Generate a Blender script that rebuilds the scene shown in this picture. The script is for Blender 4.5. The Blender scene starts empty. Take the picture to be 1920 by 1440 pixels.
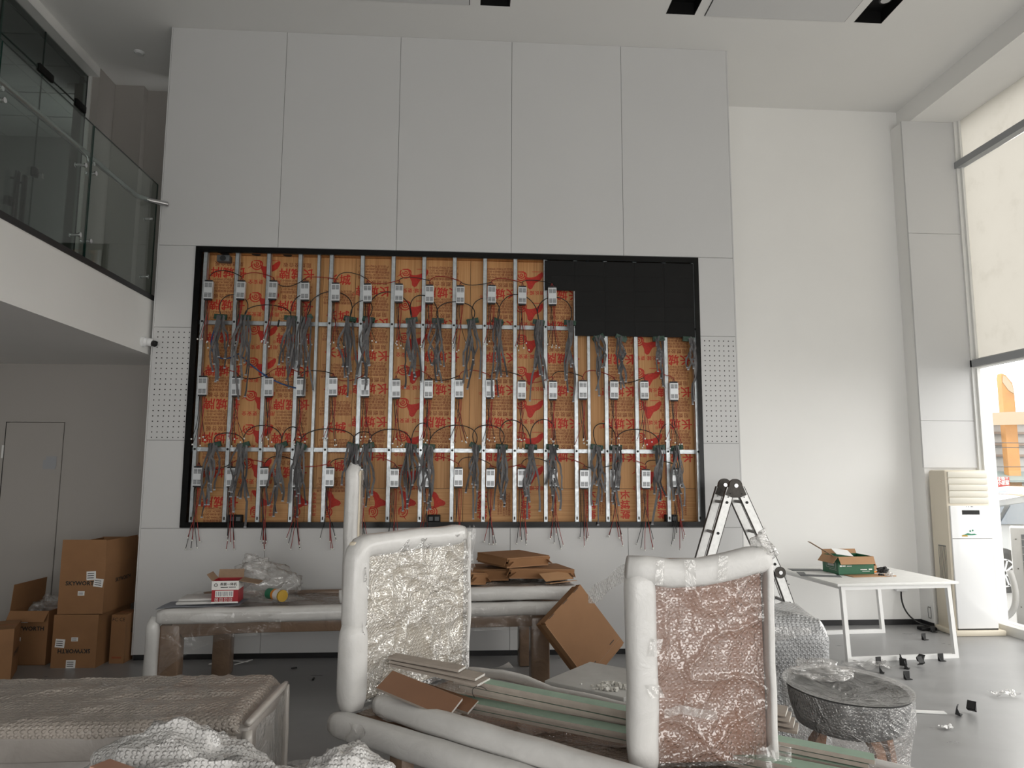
import bpy, math, random
from mathutils import Vector, Matrix, noise
random.seed(7)
SC = bpy.context.scene
COL = SC.collection
PI = math.pi

# ------------------------------------------------------------------ camera, world, light, exposure
cam_d = bpy.data.cameras.new('camera')
cam_d.sensor_width = 36.0
cam_d.sensor_fit = 'HORIZONTAL'
cam_d.lens = 25.018
cam_d.clip_start = 0.05
cam_d.clip_end = 400
cam = bpy.data.objects.new('camera', cam_d)
COL.objects.link(cam)
YAW, PITCH, ROLL = 0.0648, 0.1205, 0.0036
fw = Vector((math.sin(YAW)*math.cos(PITCH), math.cos(YAW)*math.cos(PITCH), math.sin(PITCH)))
rt0 = Vector((math.cos(YAW), -math.sin(YAW), 0)); up0 = rt0.cross(fw)
rt = math.cos(ROLL)*rt0 + math.sin(ROLL)*up0
up = -math.sin(ROLL)*rt0 + math.cos(ROLL)*up0
cam.matrix_world = Matrix(((rt.x, up.x, -fw.x, 0), (rt.y, up.y, -fw.y, -7.2931), (rt.z, up.z, -fw.z, 1.82), (0, 0, 0, 1)))
SC.camera = cam

wd = bpy.data.worlds.new('overcast_sky'); SC.world = wd; wd.use_nodes = True
bg = wd.node_tree.nodes['Background']
bg.inputs[0].default_value = (1.0, 0.985, 0.96, 1)
bg.inputs[1].default_value = 7.5

def portal(name, loc, rot, sx, sy):
    l = bpy.data.lights.new(name, 'AREA'); l.shape = 'RECTANGLE'; l.size = sx; l.size_y = sy
    l.cycles.is_portal = True
    o = bpy.data.objects.new(name, l); o.location = loc; o.rotation_euler = rot; COL.objects.link(o)
portal('window_portal', (6.34, -4.6, 3.1), (0, PI/2, 0), 6.3, 11.4)
portal('shopfront_portal', (1.3, -10.72, 1.6), (PI/2, 0, 0), 9.4, 3.1)

SC.view_settings.view_transform = 'Standard'
SC.view_settings.look = 'None'
SC.view_settings.exposure = -0.42
SC.view_settings.gamma = 1.0
SC.view_settings.use_curve_mapping = False
SC.cycles.use_denoising = True
SC.cycles.max_bounces = 8
SC.cycles.diffuse_bounces = 5
SC.cycles.glossy_bounces = 4
SC.cycles.transparent_max_bounces = 24
SC.cycles.transmission_bounces = 6
SC.cycles.sample_clamp_indirect = 8.0
SC.cycles.caustics_reflective = False
SC.cycles.caustics_refractive = False

# ------------------------------------------------------------------ helpers
class MB:
    """collects geometry for one mesh"""
    def __init__(s): s.v = []; s.f = []; s.m = []; s.cur = 0
    def add(s, vs, fs):
        n = len(s.v); s.v.extend([tuple(v) for v in vs])
        for f in fs: s.f.append(tuple(i+n for i in f)); s.m.append(s.cur)
    def box(s, c, d, R=None):
        x, y, z = d[0]/2, d[1]/2, d[2]/2; c = Vector(c)
        P = [Vector(p) for p in ((-x,-y,-z),(x,-y,-z),(x,y,-z),(-x,y,-z),(-x,-y,z),(x,-y,z),(x,y,z),(-x,y,z))]
        if R is not None: P = [R @ p for p in P]
        s.add([c+p for p in P], [(0,3,2,1),(4,5,6,7),(0,1,5,4),(1,2,6,5),(2,3,7,6),(3,0,4,7)])
        return s
    def bb(s, x0, x1, y0, y1, z0, z1):
        return s.box(((x0+x1)/2,(y0+y1)/2,(z0+z1)/2), (abs(x1-x0),abs(y1-y0),abs(z1-z0)))
    def rbox(s, c, d, r, R=None, seg=2):
        """box with rounded vertical-section edges: chamfer-rounded on all edges by superposed inset hull"""
        c = Vector(c); hx, hy, hz = d[0]/2, d[1]/2, d[2]/2; r = min(r, hx*.99, hy*.99, hz*.99)
        rings = []
        for k in range(seg+1):
            a = (PI/2)*k/seg; rings.append((hz-r+r*math.sin(a), -(r-r*math.cos(a))))
        rings = [(-z, o) for z, o in reversed(rings)] + rings
        n = seg+1; vs = []
        for z, o in rings:
            for q in range(4):
                for k in range(n):
                    a = PI/2*q + (PI/2)*k/seg
                    rr = max(r+o, 1e-4)
                    sx = 1 if q in (0, 3) else -1; sy = 1 if q in (0, 1) else -1
                    p = Vector((sx*(hx-r)+rr*math.cos(a), sy*(hy-r)+rr*math.sin(a), z))
                    vs.append(c + (R @ p if R is not None else p))
        m = 4*n; fs = []
        for i in range(len(rings)-1):
            for j in range(m): fs.append((i*m+j, i*m+(j+1) % m, (i+1)*m+(j+1) % m, (i+1)*m+j))
        fs.append(tuple(reversed(range(m)))); fs.append(tuple(range((len(rings)-1)*m, len(rings)*m)))
        s.add(vs, fs); return s
    def prism(s, poly, h0, h1, ax='z'):
        def P(a, b, h): return (a, b, h) if ax == 'z' else ((a, h, b) if ax == 'y' else (h, a, b))
        n = len(poly)
        s.add([P(a, b, h0) for a, b in poly]+[P(a, b, h1) for a, b in poly],
              [tuple(reversed(range(n))), tuple(range(n, 2*n))]+[(i, (i+1) % n, n+(i+1) % n, n+i) for i in range(n)])
        return s
    def sweep(s, pts, prof, upv=(0, 0, 1), cap=True, scale=None):
        pts = [Vector(p) for p in pts]; n = len(prof); vs = []; fs = []
        u = Vector(upv)
        for i, p in enumerate(pts):
            t = (pts[min(i+1, len(pts)-1)]-pts[max(i-1, 0)])
            t = t.normalized() if t.length > 1e-9 else Vector((0, 0, 1))
            a = u - t*u.dot(t)
            if a.length < 1e-3: a = Vector((1, 0, 0)) - t*t.x
            if a.length < 1e-3: a = Vector((0, 1, 0)) - t*t.y
            a.normalize(); b = t.cross(a); u = a
            k = scale[i] if scale else 1.0
            for q in prof: vs.append(p + b*(q[0]*k) + a*(q[1]*k))
        for i in range(len(pts)-1):
            for j in range(n): fs.append((i*n+j, i*n+(j+1) % n, (i+1)*n+(j+1) % n, (i+1)*n+j))
        if cap: fs.append(tuple(reversed(range(n)))); fs.append(tuple(range((len(pts)-1)*n, len(pts)*n)))
        s.add(vs, fs); return s
    def tube(s, pts, r, n=6, **k):
        return s.sweep(pts, [(r*math.cos(2*PI*i/n), r*math.sin(2*PI*i/n)) for i in range(n)], **k)
    def cyl(s, c, r, h, ax='z', n=16, r2=None):
        c = Vector(c); d = Vector({'x': (1,0,0), 'y': (0,1,0), 'z': (0,0,1)}[ax])
        return s.sweep([c-d*h/2, c+d*h/2], [(r*math.cos(2*PI*i/n), r*math.sin(2*PI*i/n)) for i in range(n)],
                       upv=(0,0,1) if ax != 'z' else (0,1,0), scale=[1.0, (r2/r if r2 is not None else 1.0)])
    def lathe(s, prof, c=(0,0,0), n=24):
        c = Vector(c); vs = []; fs = []; m = len(prof)
        for i in range(n):
            a = 2*PI*i/n
            for r, z in prof: vs.append(c+Vector((r*math.cos(a), r*math.sin(a), z)))
        for i in range(n):
            for j in range(m-1):
                fs.append((i*m+j, ((i+1) % n)*m+j, ((i+1) % n)*m+j+1, i*m+j+1))
        s.add(vs, fs); return s
    def grid(s, fn, nu, nv):
        vs = [fn(i/nu, j/nv) for j in range(nv+1) for i in range(nu+1)]
        s.add(vs, [(j*(nu+1)+i, j*(nu+1)+i+1, (j+1)*(nu+1)+i+1, (j+1)*(nu+1)+i) for j in range(nv) for i in range(nu)])
        return s
    def mesh(s, name, mats, smooth=False):
        me = bpy.data.meshes.new(name); me.from_pydata(s.v, [], s.f); me.update()
        for m in (mats if isinstance(mats, (list, tuple)) else [mats]): me.materials.append(M[m] if isinstance(m, str) else m)
        if any(s.m): me.polygons.foreach_set('material_index', s.m)
        if smooth:
            me.polygons.foreach_set('use_smooth', [True]*len(s.f))
            if smooth != 'all':
                try: me.set_sharp_from_angle(angle=math.radians(40))
                except Exception: pass
        return me
    def build(s, name, mats, parent=None, smooth=False, **k):
        return obj(name, s.mesh(name, mats, smooth), parent, **k)

def obj(name, me, parent=None, loc=None, rot=None, scale=None, label=None):
    o = bpy.data.objects.new(name, me); COL.objects.link(o)
    if parent is not None: o.parent = parent
    if loc is not None: o.location = loc
    if rot is not None: o.rotation_euler = rot
    if scale is not None: o.scale = scale
    if label: o['label'] = label
    return o
def tag(o, label=None, cat=None, group=None, kind=None):
    if label: o['label'] = label
    if cat: o['category'] = cat
    if group: o['group'] = group
    if kind: o['kind'] = kind
    return o
def thing(name, label, cat, loc=(0, 0, 0), rz=0.0, group=None, rot=None):
    o = bpy.data.objects.new(name, None); COL.objects.link(o); o.empty_display_size = .05
    o.location = loc; o.rotation_euler = rot if rot is not None else (0, 0, rz)
    return tag(o, label, cat, group)
def struct(name, mb, mats, parent=None, label=None, smooth=False):
    o = mb.build(name, mats, parent, smooth)
    if parent is None: o['kind'] = 'structure'
    if label: o['label'] = label
    return o
_txt = {}
def text_mesh(body, size, mat, bold=0.0, res=2, align='CENTER', spacing=1.0, line=1.0):
    """flat lettering as a mesh in the local x-y plane"""
    key = (body, size, mat, bold, align, spacing, line)
    if key in _txt: return _txt[key]
    c = bpy.data.curves.new('lettering', 'FONT'); c.body = body; c.size = size; c.resolution_u = res
    c.align_x = align; c.align_y = 'CENTER'; c.space_character = spacing; c.space_line = line
    o = bpy.data.objects.new('lettering_tmp', c); COL.objects.link(o)
    dg = bpy.context.evaluated_depsgraph_get(); dg.update()
    me = bpy.data.meshes.new_from_object(o.evaluated_get(dg))
    if bold > 0:                                   # heavier strokes: shifted overprints joined into the same lettering
        v0 = [v.co.copy() for v in me.vertices]; f0 = [tuple(p.vertices) for p in me.polygons]; vs = []; f = []
        for k, (dx, dy) in enumerate(((0, 0), (bold, bold*.6), (-bold, -bold*.6), (bold, -bold*.6), (-bold, bold*.6))):
            f += [tuple(i+len(vs) for i in q) for q in f0]; vs += [v+Vector((dx, dy, -.00003*k)) for v in v0]
        me2 = bpy.data.meshes.new('lettering'); me2.from_pydata(vs, [], f); me2.update(); bpy.data.meshes.remove(me); me = me2
    me.materials.clear(); me.materials.append(M[mat])
    bpy.data.objects.remove(o); bpy.data.curves.remove(c)
    _txt[key] = me
    return me
FRONT = (PI/2, 0, 0)                       # lettering standing up, read from -y
def bez(p0, p1, p2, p3, n=10):
    p0, p1, p2, p3 = map(Vector, (p0, p1, p2, p3)); out = []
    for i in range(n+1):
        t = i/n; q = 1-t; out.append(p0*q*q*q+p1*3*q*q*t+p2*3*q*t*t+p3*t*t*t)
    return out
def U(a, b): return random.uniform(a, b)
def fbm(x, y, z=0, o=4): return noise.fractal(Vector((x, y, z)), 1.0, 2.0, o)
def ridge(x, y, z=0):
    return 1-abs(noise.noise(Vector((x, y, z))))*2.2

# ------------------------------------------------------------------ materials
M = {}
def nodes(name):
    m = bpy.data.materials.new(name); m.use_nodes = True; nt = m.node_tree
    M[name] = m
    return m, nt, nt.nodes['Principled BSDF']
def lk(nt, a, b): nt.links.new(a, b)
def coord(nt, scale=(1, 1, 1), rot=(0, 0, 0)):
    t = nt.nodes.new('ShaderNodeTexCoord'); mp = nt.nodes.new('ShaderNodeMapping')
    mp.inputs['Scale'].default_value = scale; mp.inputs['Rotation'].default_value = rot
    lk(nt, t.outputs['Object'], mp.inputs['Vector']); return mp.outputs[0]
def tex_noise(nt, vec, scale, detail=4, rough=.55, dist=0.0):
    n = nt.nodes.new('ShaderNodeTexNoise'); n.inputs['Scale'].default_value = scale; n.inputs['Detail'].default_value = detail
    n.inputs['Roughness'].default_value = rough; n.inputs['Distortion'].default_value = dist
    lk(nt, vec, n.inputs['Vector']); return n.outputs[0]
def ramp(nt, fac, stops):
    r = nt.nodes.new('ShaderNodeValToRGB'); e = r.color_ramp.elements
    e[0].position, e[1].position = stops[0][0], stops[-1][0]
    def c(v): return (*v, 1) if len(v) == 3 else v
    e[0].color, e[1].color = c(stops[0][1]), c(stops[-1][1])
    for p, v in stops[1:-1]:
        x = e.new(p); x.color = c(v)
    lk(nt, fac, r.inputs[0]); return r.outputs[0]
def bump(nt, h, strength, dist, normal=None):
    b = nt.nodes.new('ShaderNodeBump'); b.inputs['Strength'].default_value = strength; b.inputs['Distance'].default_value = dist
    lk(nt, h, b.inputs['Height'])
    if normal is not None: lk(nt, normal, b.inputs['Normal'])
    return b.outputs[0]
def mt(name, col, rough=.5, metal=0.0, var=0.0, vs=8.0, bmp=0.0, bs=60.0, coat=0.0, coatr=.1, spec=.5, rvar=0.0):
    m, nt, p = nodes(name)
    p.inputs['Base Color'].default_value = (*col, 1); p.inputs['Roughness'].default_value = rough
    p.inputs['Metallic'].default_value = metal; p.inputs['Specular IOR Level'].default_value = spec
    if coat: p.inputs['Coat Weight'].default_value = coat; p.inputs['Coat Roughness'].default_value = coatr
    if var or bmp or rvar:
        v = coord(nt)
        if var:
            n = tex_noise(nt, v, vs, 5)
            lk(nt, ramp(nt, n, [(.25, tuple(c*(1-var) for c in col)), (.75, tuple(min(1, c*(1+var)) for c in col))]), p.inputs['Base Color'])
        if rvar:
            n2 = tex_noise(nt, v, vs*1.7, 5)
            a = ramp(nt, n2, [(.3, (max(0, rough-rvar),)*3), (.7, (min(1, rough+rvar),)*3)]); lk(nt, a, p.inputs['Roughness'])
        if bmp: lk(nt, bump(nt, tex_noise(nt, v, bs, 3), bmp, .003), p.inputs['Normal'])
    return m
mt('wall', (.80, .795, .78), .7, var=.02, vs=1.2, bmp=.06, bs=90)
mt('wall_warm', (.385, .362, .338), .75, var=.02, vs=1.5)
mt('ceiling_paint', (.74, .735, .72), .8, var=.015, vs=.8)
mt('panel', (.60, .60, .60), .55, var=.015, vs=1.0)
mt('seam', (.20, .20, .20), .8)
mt('hole', (.03, .03, .03), .9)
mt('black_gloss', (.003, .003, .003), .25, spec=.25)
mt('black_satin', (.010, .010, .011), .42)
mt('black_board', (.007, .007, .007), .6, spec=.25)
mt('baseboard', (.010, .010, .011), .4)
mt('led_face', (.008, .008, .008), .6, spec=.2)
mt('galvanised', (.50, .53, .55), .38, .75, var=.16, vs=26, rvar=.1)
mt('steel_white', (.80, .80, .79), .4, var=.03, vs=5)
mt('table_white', (.74, .74, .72), .5, var=.05, vs=14)
mt('frame_white', (.75, .75, .73), .4)
mt('frame_grey', (.30, .31, .32), .45)
mt('psu_case', (.66, .68, .70), .35, .35)
mt('psu_vent', (.10, .105, .11), .6)
mt('terminal', (.018, .018, .02), .5)
mt('wire_red', (.30, .014, .010), .45)
mt('wire_black', (.010, .010, .010), .45)
mt('wire_blue', (.02, .07, .20), .5)
mt('connector', (.80, .80, .76), .45)
mt('ribbon', (.095, .092, .095), .5, var=.12, vs=40)
mt('circuit', (.012, .05, .03), .5)
mt('ink_red', (.56, .026, .012), .6, var=.22, vs=45)
mt('ink_brown', (.30, .085, .032), .7, var=.2, vs=45)
mt('cardboard', (.27, .135, .058), .75, var=.07, vs=6, bmp=.05, bs=120)
mt('cardboard_light', (.37, .205, .10), .75, var=.05, vs=8)
mt('cardboard_raw', (.30, .20, .13), .8, var=.1, vs=20)
mt('ink_black', (.02, .018, .016), .7)
mt('paper', (.74, .74, .73), .7, var=.03, vs=20)
mt('paper_grey', (.34, .35, .37), .7)
mt('alu', (.78, .78, .77), .35, .25, var=.10, vs=30)
mt('hinge', (.05, .045, .04), .45, .6, var=.3, vs=30)
mt('rubber', (.016, .016, .016), .7)
mt('chrome', (.75, .75, .76), .14, 1.0)
mt('steel_rail', (.52, .52, .53), .22, 1.0)
mt('ac_white', (.78, .785, .79), .22, coat=.3)
mt('ac_beige', (.66, .60, .49), .45)
mt('ac_louver', (.70, .67, .59), .4)
mt('green_print', (.010, .105, .045), .45)
mt('red_print', (.36, .008, .016), .42)
mt('white_print', (.78, .77, .74), .5)
mt('orange_plastic', (.75, .26, .03), .4)
mt('green_plastic', (.03, .22, .12), .4)
mt('yellow_plastic', (.42, .25, .012), .4)
mt('fabric', (.055, .055, .056), .9, var=.35, vs=160, bmp=.4, bs=300)
mt('leg_wood', (.26, .115, .05), .45, var=.18, vs=14)
mt('gypsum', (.60, .585, .55), .85, var=.1, vs=30)
mt('gypsum_green', (.27, .37, .29), .8, var=.08, vs=12)
mt('gypsum_paper', (.33, .285, .245), .85, var=.12, vs=14)
mt('panel_brown', (.20, .10, .055), .5, var=.06, vs=5)
mt('board_grey', (.50, .50, .485), .7, var=.08, vs=9)
mt('plaster', (.68, .67, .63), .9, var=.1, vs=50)
mt('brown_leather', (.30, .155, .105), .5, var=.1, vs=4)
mt('cream_board', (.74, .66, .53), .5, var=.06, vs=4)
mt('brown_cloth', (.24, .145, .09), .6, var=.15, vs=5)
mt('felt_grey', (.26, .28, .32), .95, var=.15, vs=60)
mt('concrete', (.22, .22, .215), .9, var=.12, vs=.6)
mt('render_white', (.34, .335, .325), .8)
mt('render_band', (.22, .17, .14), .8)
mt('eave_teal', (.15, .19, .185), .6, var=.1, vs=.8)
mt('tower_orange', (.36, .17, .045), .6, var=.3, vs=1.2)
mt('tower_pale', (.33, .25, .17), .6)
mt('sign_red', (.28, .02, .016), .5)
mt('car_paint', (.30, .315, .315), .15, coat=.8, coatr=.05)
mt('car_glass', (.10, .12, .14), .06)
mt('car_dark', (.03, .03, .03), .6)
mt('wheel_alloy', (.62, .63, .64), .3, .7)
mt('tail_red', (.45, .02, .02), .25)
mt('condenser_grey', (.34, .34, .335), .5)
mt('fin_dark', (.05, .06, .075), .5)
mt('foam_core', (.74, .73, .71), .8)
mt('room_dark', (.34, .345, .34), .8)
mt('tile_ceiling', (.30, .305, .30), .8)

def m_floor():
    m, nt, p = nodes('epoxy_floor')
    v = coord(nt)
    a = tex_noise(nt, v, .55, 6, .6, .6); b = tex_noise(nt, coord(nt, (.8, 1.5, 1), (0, 0, .5)), 1.6, 6, .6, .5)
    mx = nt.nodes.new('ShaderNodeMath'); mx.operation = 'ADD'; lk(nt, a, mx.inputs[0]); lk(nt, b, mx.inputs[1])
    h = nt.nodes.new('ShaderNodeMath'); h.operation = 'MULTIPLY'; h.inputs[1].default_value = .5; lk(nt, mx.outputs[0], h.inputs[0])
    lk(nt, ramp(nt, h.outputs[0], [(.3, (.21, .21, .21)), (.52, (.27, .27, .272)), (.72, (.35, .35, .352))]), p.inputs['Base Color'])
    lk(nt, ramp(nt, h.outputs[0], [(.3, (.22,)*3), (.7, (.42,)*3)]), p.inputs['Roughness'])
    lk(nt, bump(nt, tex_noise(nt, v, 2.0, 2), .03, .02), p.inputs['Normal'])
m_floor()
def m_ply(name, rot):
    m, nt, p = nodes(name)
    g = tex_noise(nt, coord(nt, (38, 1, .55) if not rot else (.55, 1, 38)), 1.6, 5, .6, .25)
    lk(nt, ramp(nt, g, [(.2, (.42, .185, .062)), (.5, (.62, .315, .118)), (.8, (.72, .42, .185))]), p.inputs['Base Color'])
    p.inputs['Roughness'].default_value = .55
m_ply('plywood', False); m_ply('plywood_cross', True)

def thin_fresnel(nt, nrm, f0, f1):
    lw = nt.nodes.new('ShaderNodeLayerWeight'); lw.inputs[0].default_value = .5
    if nrm is not None: lk(nt, nrm, lw.inputs['Normal'])
    pw = nt.nodes.new('ShaderNodeMath'); pw.operation = 'POWER'; pw.inputs[1].default_value = 4.0; lk(nt, lw.outputs['Facing'], pw.inputs[0])
    mr = nt.nodes.new('ShaderNodeMapRange'); lk(nt, pw.outputs[0], mr.inputs[0]); mr.inputs[3].default_value = f0; mr.inputs[4].default_value = f1
    return mr.outputs[0]
def bubble_height(nt, cell):
    """rows of round bubbles"""
    vo = nt.nodes.new('ShaderNodeTexVoronoi'); vo.voronoi_dimensions = '3D'; vo.feature = 'F1'
    vo.inputs['Scale'].default_value = 1.0/cell; vo.inputs['Randomness'].default_value = .08
    lk(nt, coord(nt, (1, 1, 1), (.6155, 0, .7854)), vo.inputs['Vector'])
    return ramp(nt, vo.outputs['Distance'], [(.0, (1, 1, 1)), (.32, (.8, .8, .8)), (.52, (0, 0, 0))])
def m_film(name, cell=None, milk=.06, gloss=.10, rough=.10, ws=7.0, wstr=.5, bst=.7, tint=(.9, .89, .87)):
    """clear wrapping film laid over something: lets most light through, glints on folds and bubbles"""
    m, nt, p = nodes(name); nt.nodes.remove(p)
    v = coord(nt)
    w = tex_noise(nt, v, ws, 4, .55, .8)
    rg = ramp(nt, w, [(.40, (0, 0, 0)), (.5, (1, 1, 1)), (.60, (0, 0, 0))])
    nrm = bump(nt, rg, wstr, .010)
    if cell: nrm = bump(nt, bubble_height(nt, cell), bst, .005, nrm)
    tr = nt.nodes.new('ShaderNodeBsdfTransparent'); tr.inputs[0].default_value = (.97, .965, .96, 1)
    df = nt.nodes.new('ShaderNodeBsdfDiffuse'); df.inputs[0].default_value = (*tint, 1); lk(nt, nrm, df.inputs['Normal'])
    gl = nt.nodes.new('ShaderNodeBsdfGlossy'); gl.inputs['Roughness'].default_value = rough; lk(nt, nrm, gl.inputs['Normal'])
    m1 = nt.nodes.new('ShaderNodeMixShader'); m2 = nt.nodes.new('ShaderNodeMixShader')
    mp = nt.nodes.new('ShaderNodeMapRange'); lk(nt, rg, mp.inputs[0]); mp.inputs[3].default_value = milk; mp.inputs[4].default_value = milk*2.2
    lk(nt, mp.outputs[0], m1.inputs[0]); lk(nt, tr.outputs[0], m1.inputs[1]); lk(nt, df.outputs[0], m1.inputs[2])
    lk(nt, thin_fresnel(nt, nrm, gloss, .85), m2.inputs[0]); lk(nt, m1.outputs[0], m2.inputs[1]); lk(nt, gl.outputs[0], m2.inputs[2])
    lk(nt, m2.outputs[0], nt.nodes['Material Output'].inputs[0])
m_film('film_clear', None, .04, .07)
m_film('film_tight', None, .03, .05, ws=5)
m_film('film_bubble', .018, .06, .14, rough=.16, ws=3.5, wstr=.35, bst=1.0)
m_film('film_bubble_cream', .017, .16, .26, rough=.16, ws=5, wstr=.7, bst=1.0)
m_film('film_bag', .015, .09, .11, rough=.16, ws=8, wstr=.8)
m_film('film_milky', .014, .22, .10, rough=.2)
m_film('film_haze', None, .12, .10, rough=.15, ws=6)
def m_wrapped(name, col, cell=None, rough=.3, coat=.5, ws=5.0, wstr=.35, var=.12):
    """an opaque soft packing layer with shiny film on it"""
    m, nt, p = nodes(name)
    v = coord(nt); w = tex_noise(nt, v, ws, 5, .6, 1.0)
    lk(nt, ramp(nt, w, [(.3, tuple(c*(1-var) for c in col)), (.7, tuple(min(1, c*(1+var)) for c in col))]), p.inputs['Base Color'])
    nrm = bump(nt, w, wstr, .02)
    if cell: nrm = bump(nt, bubble_height(nt, cell), .9, .006, nrm)
    lk(nt, nrm, p.inputs['Normal']); p.inputs['Roughness'].default_value = rough
    p.inputs['Coat Weight'].default_value = coat; p.inputs['Coat Roughness'].default_value = .14; lk(nt, nrm, p.inputs['Coat Normal'])
m_wrapped('foam', (.64, .63, .615), None, .65, .25, 9, .25, .05)
m_wrapped('foam_film', (.62, .61, .595), None, .5, .6, 6, .3, .06)
m_wrapped('foam_taupe', (.42, .39, .36), None, .5, .6, 6, .3, .06)
m_wrapped('bubble_grey', (.36, .365, .37), .019, .25, .7, 5, .5, .25)
m_wrapped('bubble_white', (.56, .55, .54), .015, .28, .6, 6, .5, .2)
m_wrapped('bubble_taupe', (.34, .30, .265), .020, .30, .5, 4, .4, .18)
m_wrapped('film_taupe', (.28, .255, .235), None, .35, .5, 4, .3, .12)
m_wrapped('film_brown', (.20, .13, .085), None, .35, .5, 6, .4, .18)

def m_glass(name, tint=(.90, .93, .92), refl=1.0):
    m, nt, p = nodes(name)
    nt.nodes.remove(p)
    tr = nt.nodes.new('ShaderNodeBsdfTransparent'); tr.inputs[0].default_value = (*tint, 1)
    gl = nt.nodes.new('ShaderNodeBsdfGlossy'); gl.inputs['Roughness'].default_value = .02
    fr = thin_fresnel(nt, None, .045, .75)
    mix = nt.nodes.new('ShaderNodeMixShader')
    lk(nt, fr, mix.inputs[0]); lk(nt, tr.outputs[0], mix.inputs[1]); lk(nt, gl.outputs[0], mix.inputs[2])
    lk(nt, mix.outputs[0], nt.nodes['Material Output'].inputs[0])
m_glass('glass', (.94, .94, .935)); m_glass('glass_rail', (.86, .90, .88)); m_glass('glass_office', (.62, .65, .64))
mt('glass_edge', (.01, .04, .03), .1)
def m_blind():
    m, nt, p = nodes('blind_fabric')
    v = coord(nt)
    n = tex_noise(nt, v, 2.5, 6, .6)
    c = ramp(nt, n, [(.2, (.47, .445, .395)), (.45, (.555, .53, .48)), (.8, (.57, .545, .495))])
    tl = nt.nodes.new('ShaderNodeBsdfTranslucent'); df = nt.nodes.new('ShaderNodeBsdfDiffuse')
    lk(nt, c, tl.inputs[0]); lk(nt, c, df.inputs[0])
    mix = nt.nodes.new('ShaderNodeMixShader'); mix.inputs[0].default_value = .55
    lk(nt, tl.outputs[0], mix.inputs[1]); lk(nt, df.outputs[0], mix.inputs[2])
    lk(nt, mix.outputs[0], nt.nodes['Material Output'].inputs[0])
    nt.nodes.remove(p)
m_blind()
# ------------------------------------------------------------------ the room
ZT = 6.4935                      # ceiling height
XL, XR = -3.1704, 2.8702         # feature wall
XF = -3.2065                     # balcony edge
XB, XW = 5.585, 6.2              # bulkhead face, window plane
YF = -10.7                       # shopfront behind the camera
struct('floor', MB().bb(-8.2, 6.3, YF-.1, 1.5, -.12, 0), 'epoxy_floor')
# ceiling, with three recessed light slots cut out of it
cb = MB(); xs = [-8.2, .10, .40, 2.01, 2.31, 4.01, 4.31, 6.4]
for i in range(len(xs)-1):
    if i % 2 == 1:
        cb.bb(xs[i], xs[i+1], -.59, 1.5, ZT, ZT+.3); cb.bb(xs[i], xs[i+1], YF-.1, -5.0, ZT, ZT+.3)
    else: cb.bb(xs[i], xs[i+1], YF-.1, 1.5, ZT, ZT+.3)
struct('ceiling', cb, 'ceiling_paint')
for k, (x0, where) in enumerate(((.10, 'over the middle of the room'), (2.01, 'between two grey ceiling panels'), (4.01, 'closest to the window bulkhead'))):
    t = thing('ceiling_light_slot', 'recessed black slot in the ceiling, ' + where, 'light slot', (x0, 0, ZT), group='black slots in the ceiling')
    b = MB(); b.bb(0, .30, -5.0, -.59, .13, .15); b.bb(-.002, .006, -5.0, -.59, .0, .15); b.bb(.294, .302, -5.0, -.59, 0, .15)
    b.bb(0, .3, -.60, -.588, 0, .15); b.bb(0, .3, -5.0, -4.99, 0, .15)
    b.build('housing', 'black_board', t)
    for y in (-.92, -2.2, -3.5):
        s = MB(); s.cyl((.15, y, .075), .062, .10, n=20, r2=.05); sp = s.build('spotlight', 'black_satin', t, True)
        MB().cyl((.15, y, .024), .046, .006, n=20).build('lens', 'chrome', sp, True)
for x0, x1, lab in ((2.413, 3.91, 'large flat grey ceiling panel between two black slots'), (-1.52, -.006, 'flat grey ceiling panel beside a single black slot')):
    t = thing('ceiling_panel', lab, 'ceiling panel', ((x0+x1)/2, 0, ZT), group='grey ceiling panels')
    w = (x1-x0)/2
    MB().bb(-w, w, -5.0, -.59, -.004, .0).build('shadow_gap', 'hole', t)
    MB().bb(-w+.008, w-.008, -4.99, -.598, -.010, -.002).build('panel', 'panel', t)

# --- feature wall: core + separate cladding panels
SX0, SX1, SZ0, SZ1 = -2.784, 2.472, 1.2505, 4.0916
wf = MB()
wf.bb(XL+.012, SX0, .012, 1.2, 0, ZT); wf.bb(SX1, XR-.012, .012, 1.2, 0, ZT)
wf.bb(SX0, SX1, .012, 1.2, SZ1, ZT); wf.bb(SX0, SX1, .012, 1.2, 0, SZ0); wf.bb(SX0, SX1, .18, 1.2, SZ0, SZ1)
wall_f = struct('wall_feature', wf, 'seam')
MB().bb(XL, XL+.012, .0, 1.2, .05, ZT).build('edge_return', 'panel', wall_f)
MB().bb(XR-.012, XR, .0, 1.2, .05, ZT).build('edge_return', 'panel', wall_f)
g = .0022
seams = [XL+.012, -1.962, -.748, .460, 1.665, XR-.012]
rects = [(seams[i], seams[i+1], 4.10, ZT) for i in range(5)] + [(seams[i], seams[i+1], .05, 1.242) for i in range(5)]
rects += [(XL+.012, SX0, 3.245, 4.10), (XL+.012, SX0, 2.104, 3.245), (XL+.012, SX0, 1.242, 2.104)]
rects += [(SX1, XR-.012, 3.24, 4.10), (SX1, XR-.012, 2.106, 3.24), (SX1, XR-.012, 1.242, 2.106)]
for x0, x1, z0, z1 in rects:
    p = MB().bb(x0+g, x1-g, 0, .012, z0+g, z1-g).build('panel', 'panel', wall_f)
    if abs(z1-3.243) < .01 and z0 > 2:          # perforated panel
        h = MB(); xa = x0+.047 if x0 < 0 else x0+.043
        for i in range(7):
            for j in range(21):
                c = (xa+i*.0515+ (0 if x0 < 0 else .004), -.0006, z1-.05-j*.0532)
                h.cyl(c, .0065, .0012, 'y', 7)
        q = h.build('perforation', 'hole', p); q['kind'] = 'stuff'
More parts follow.
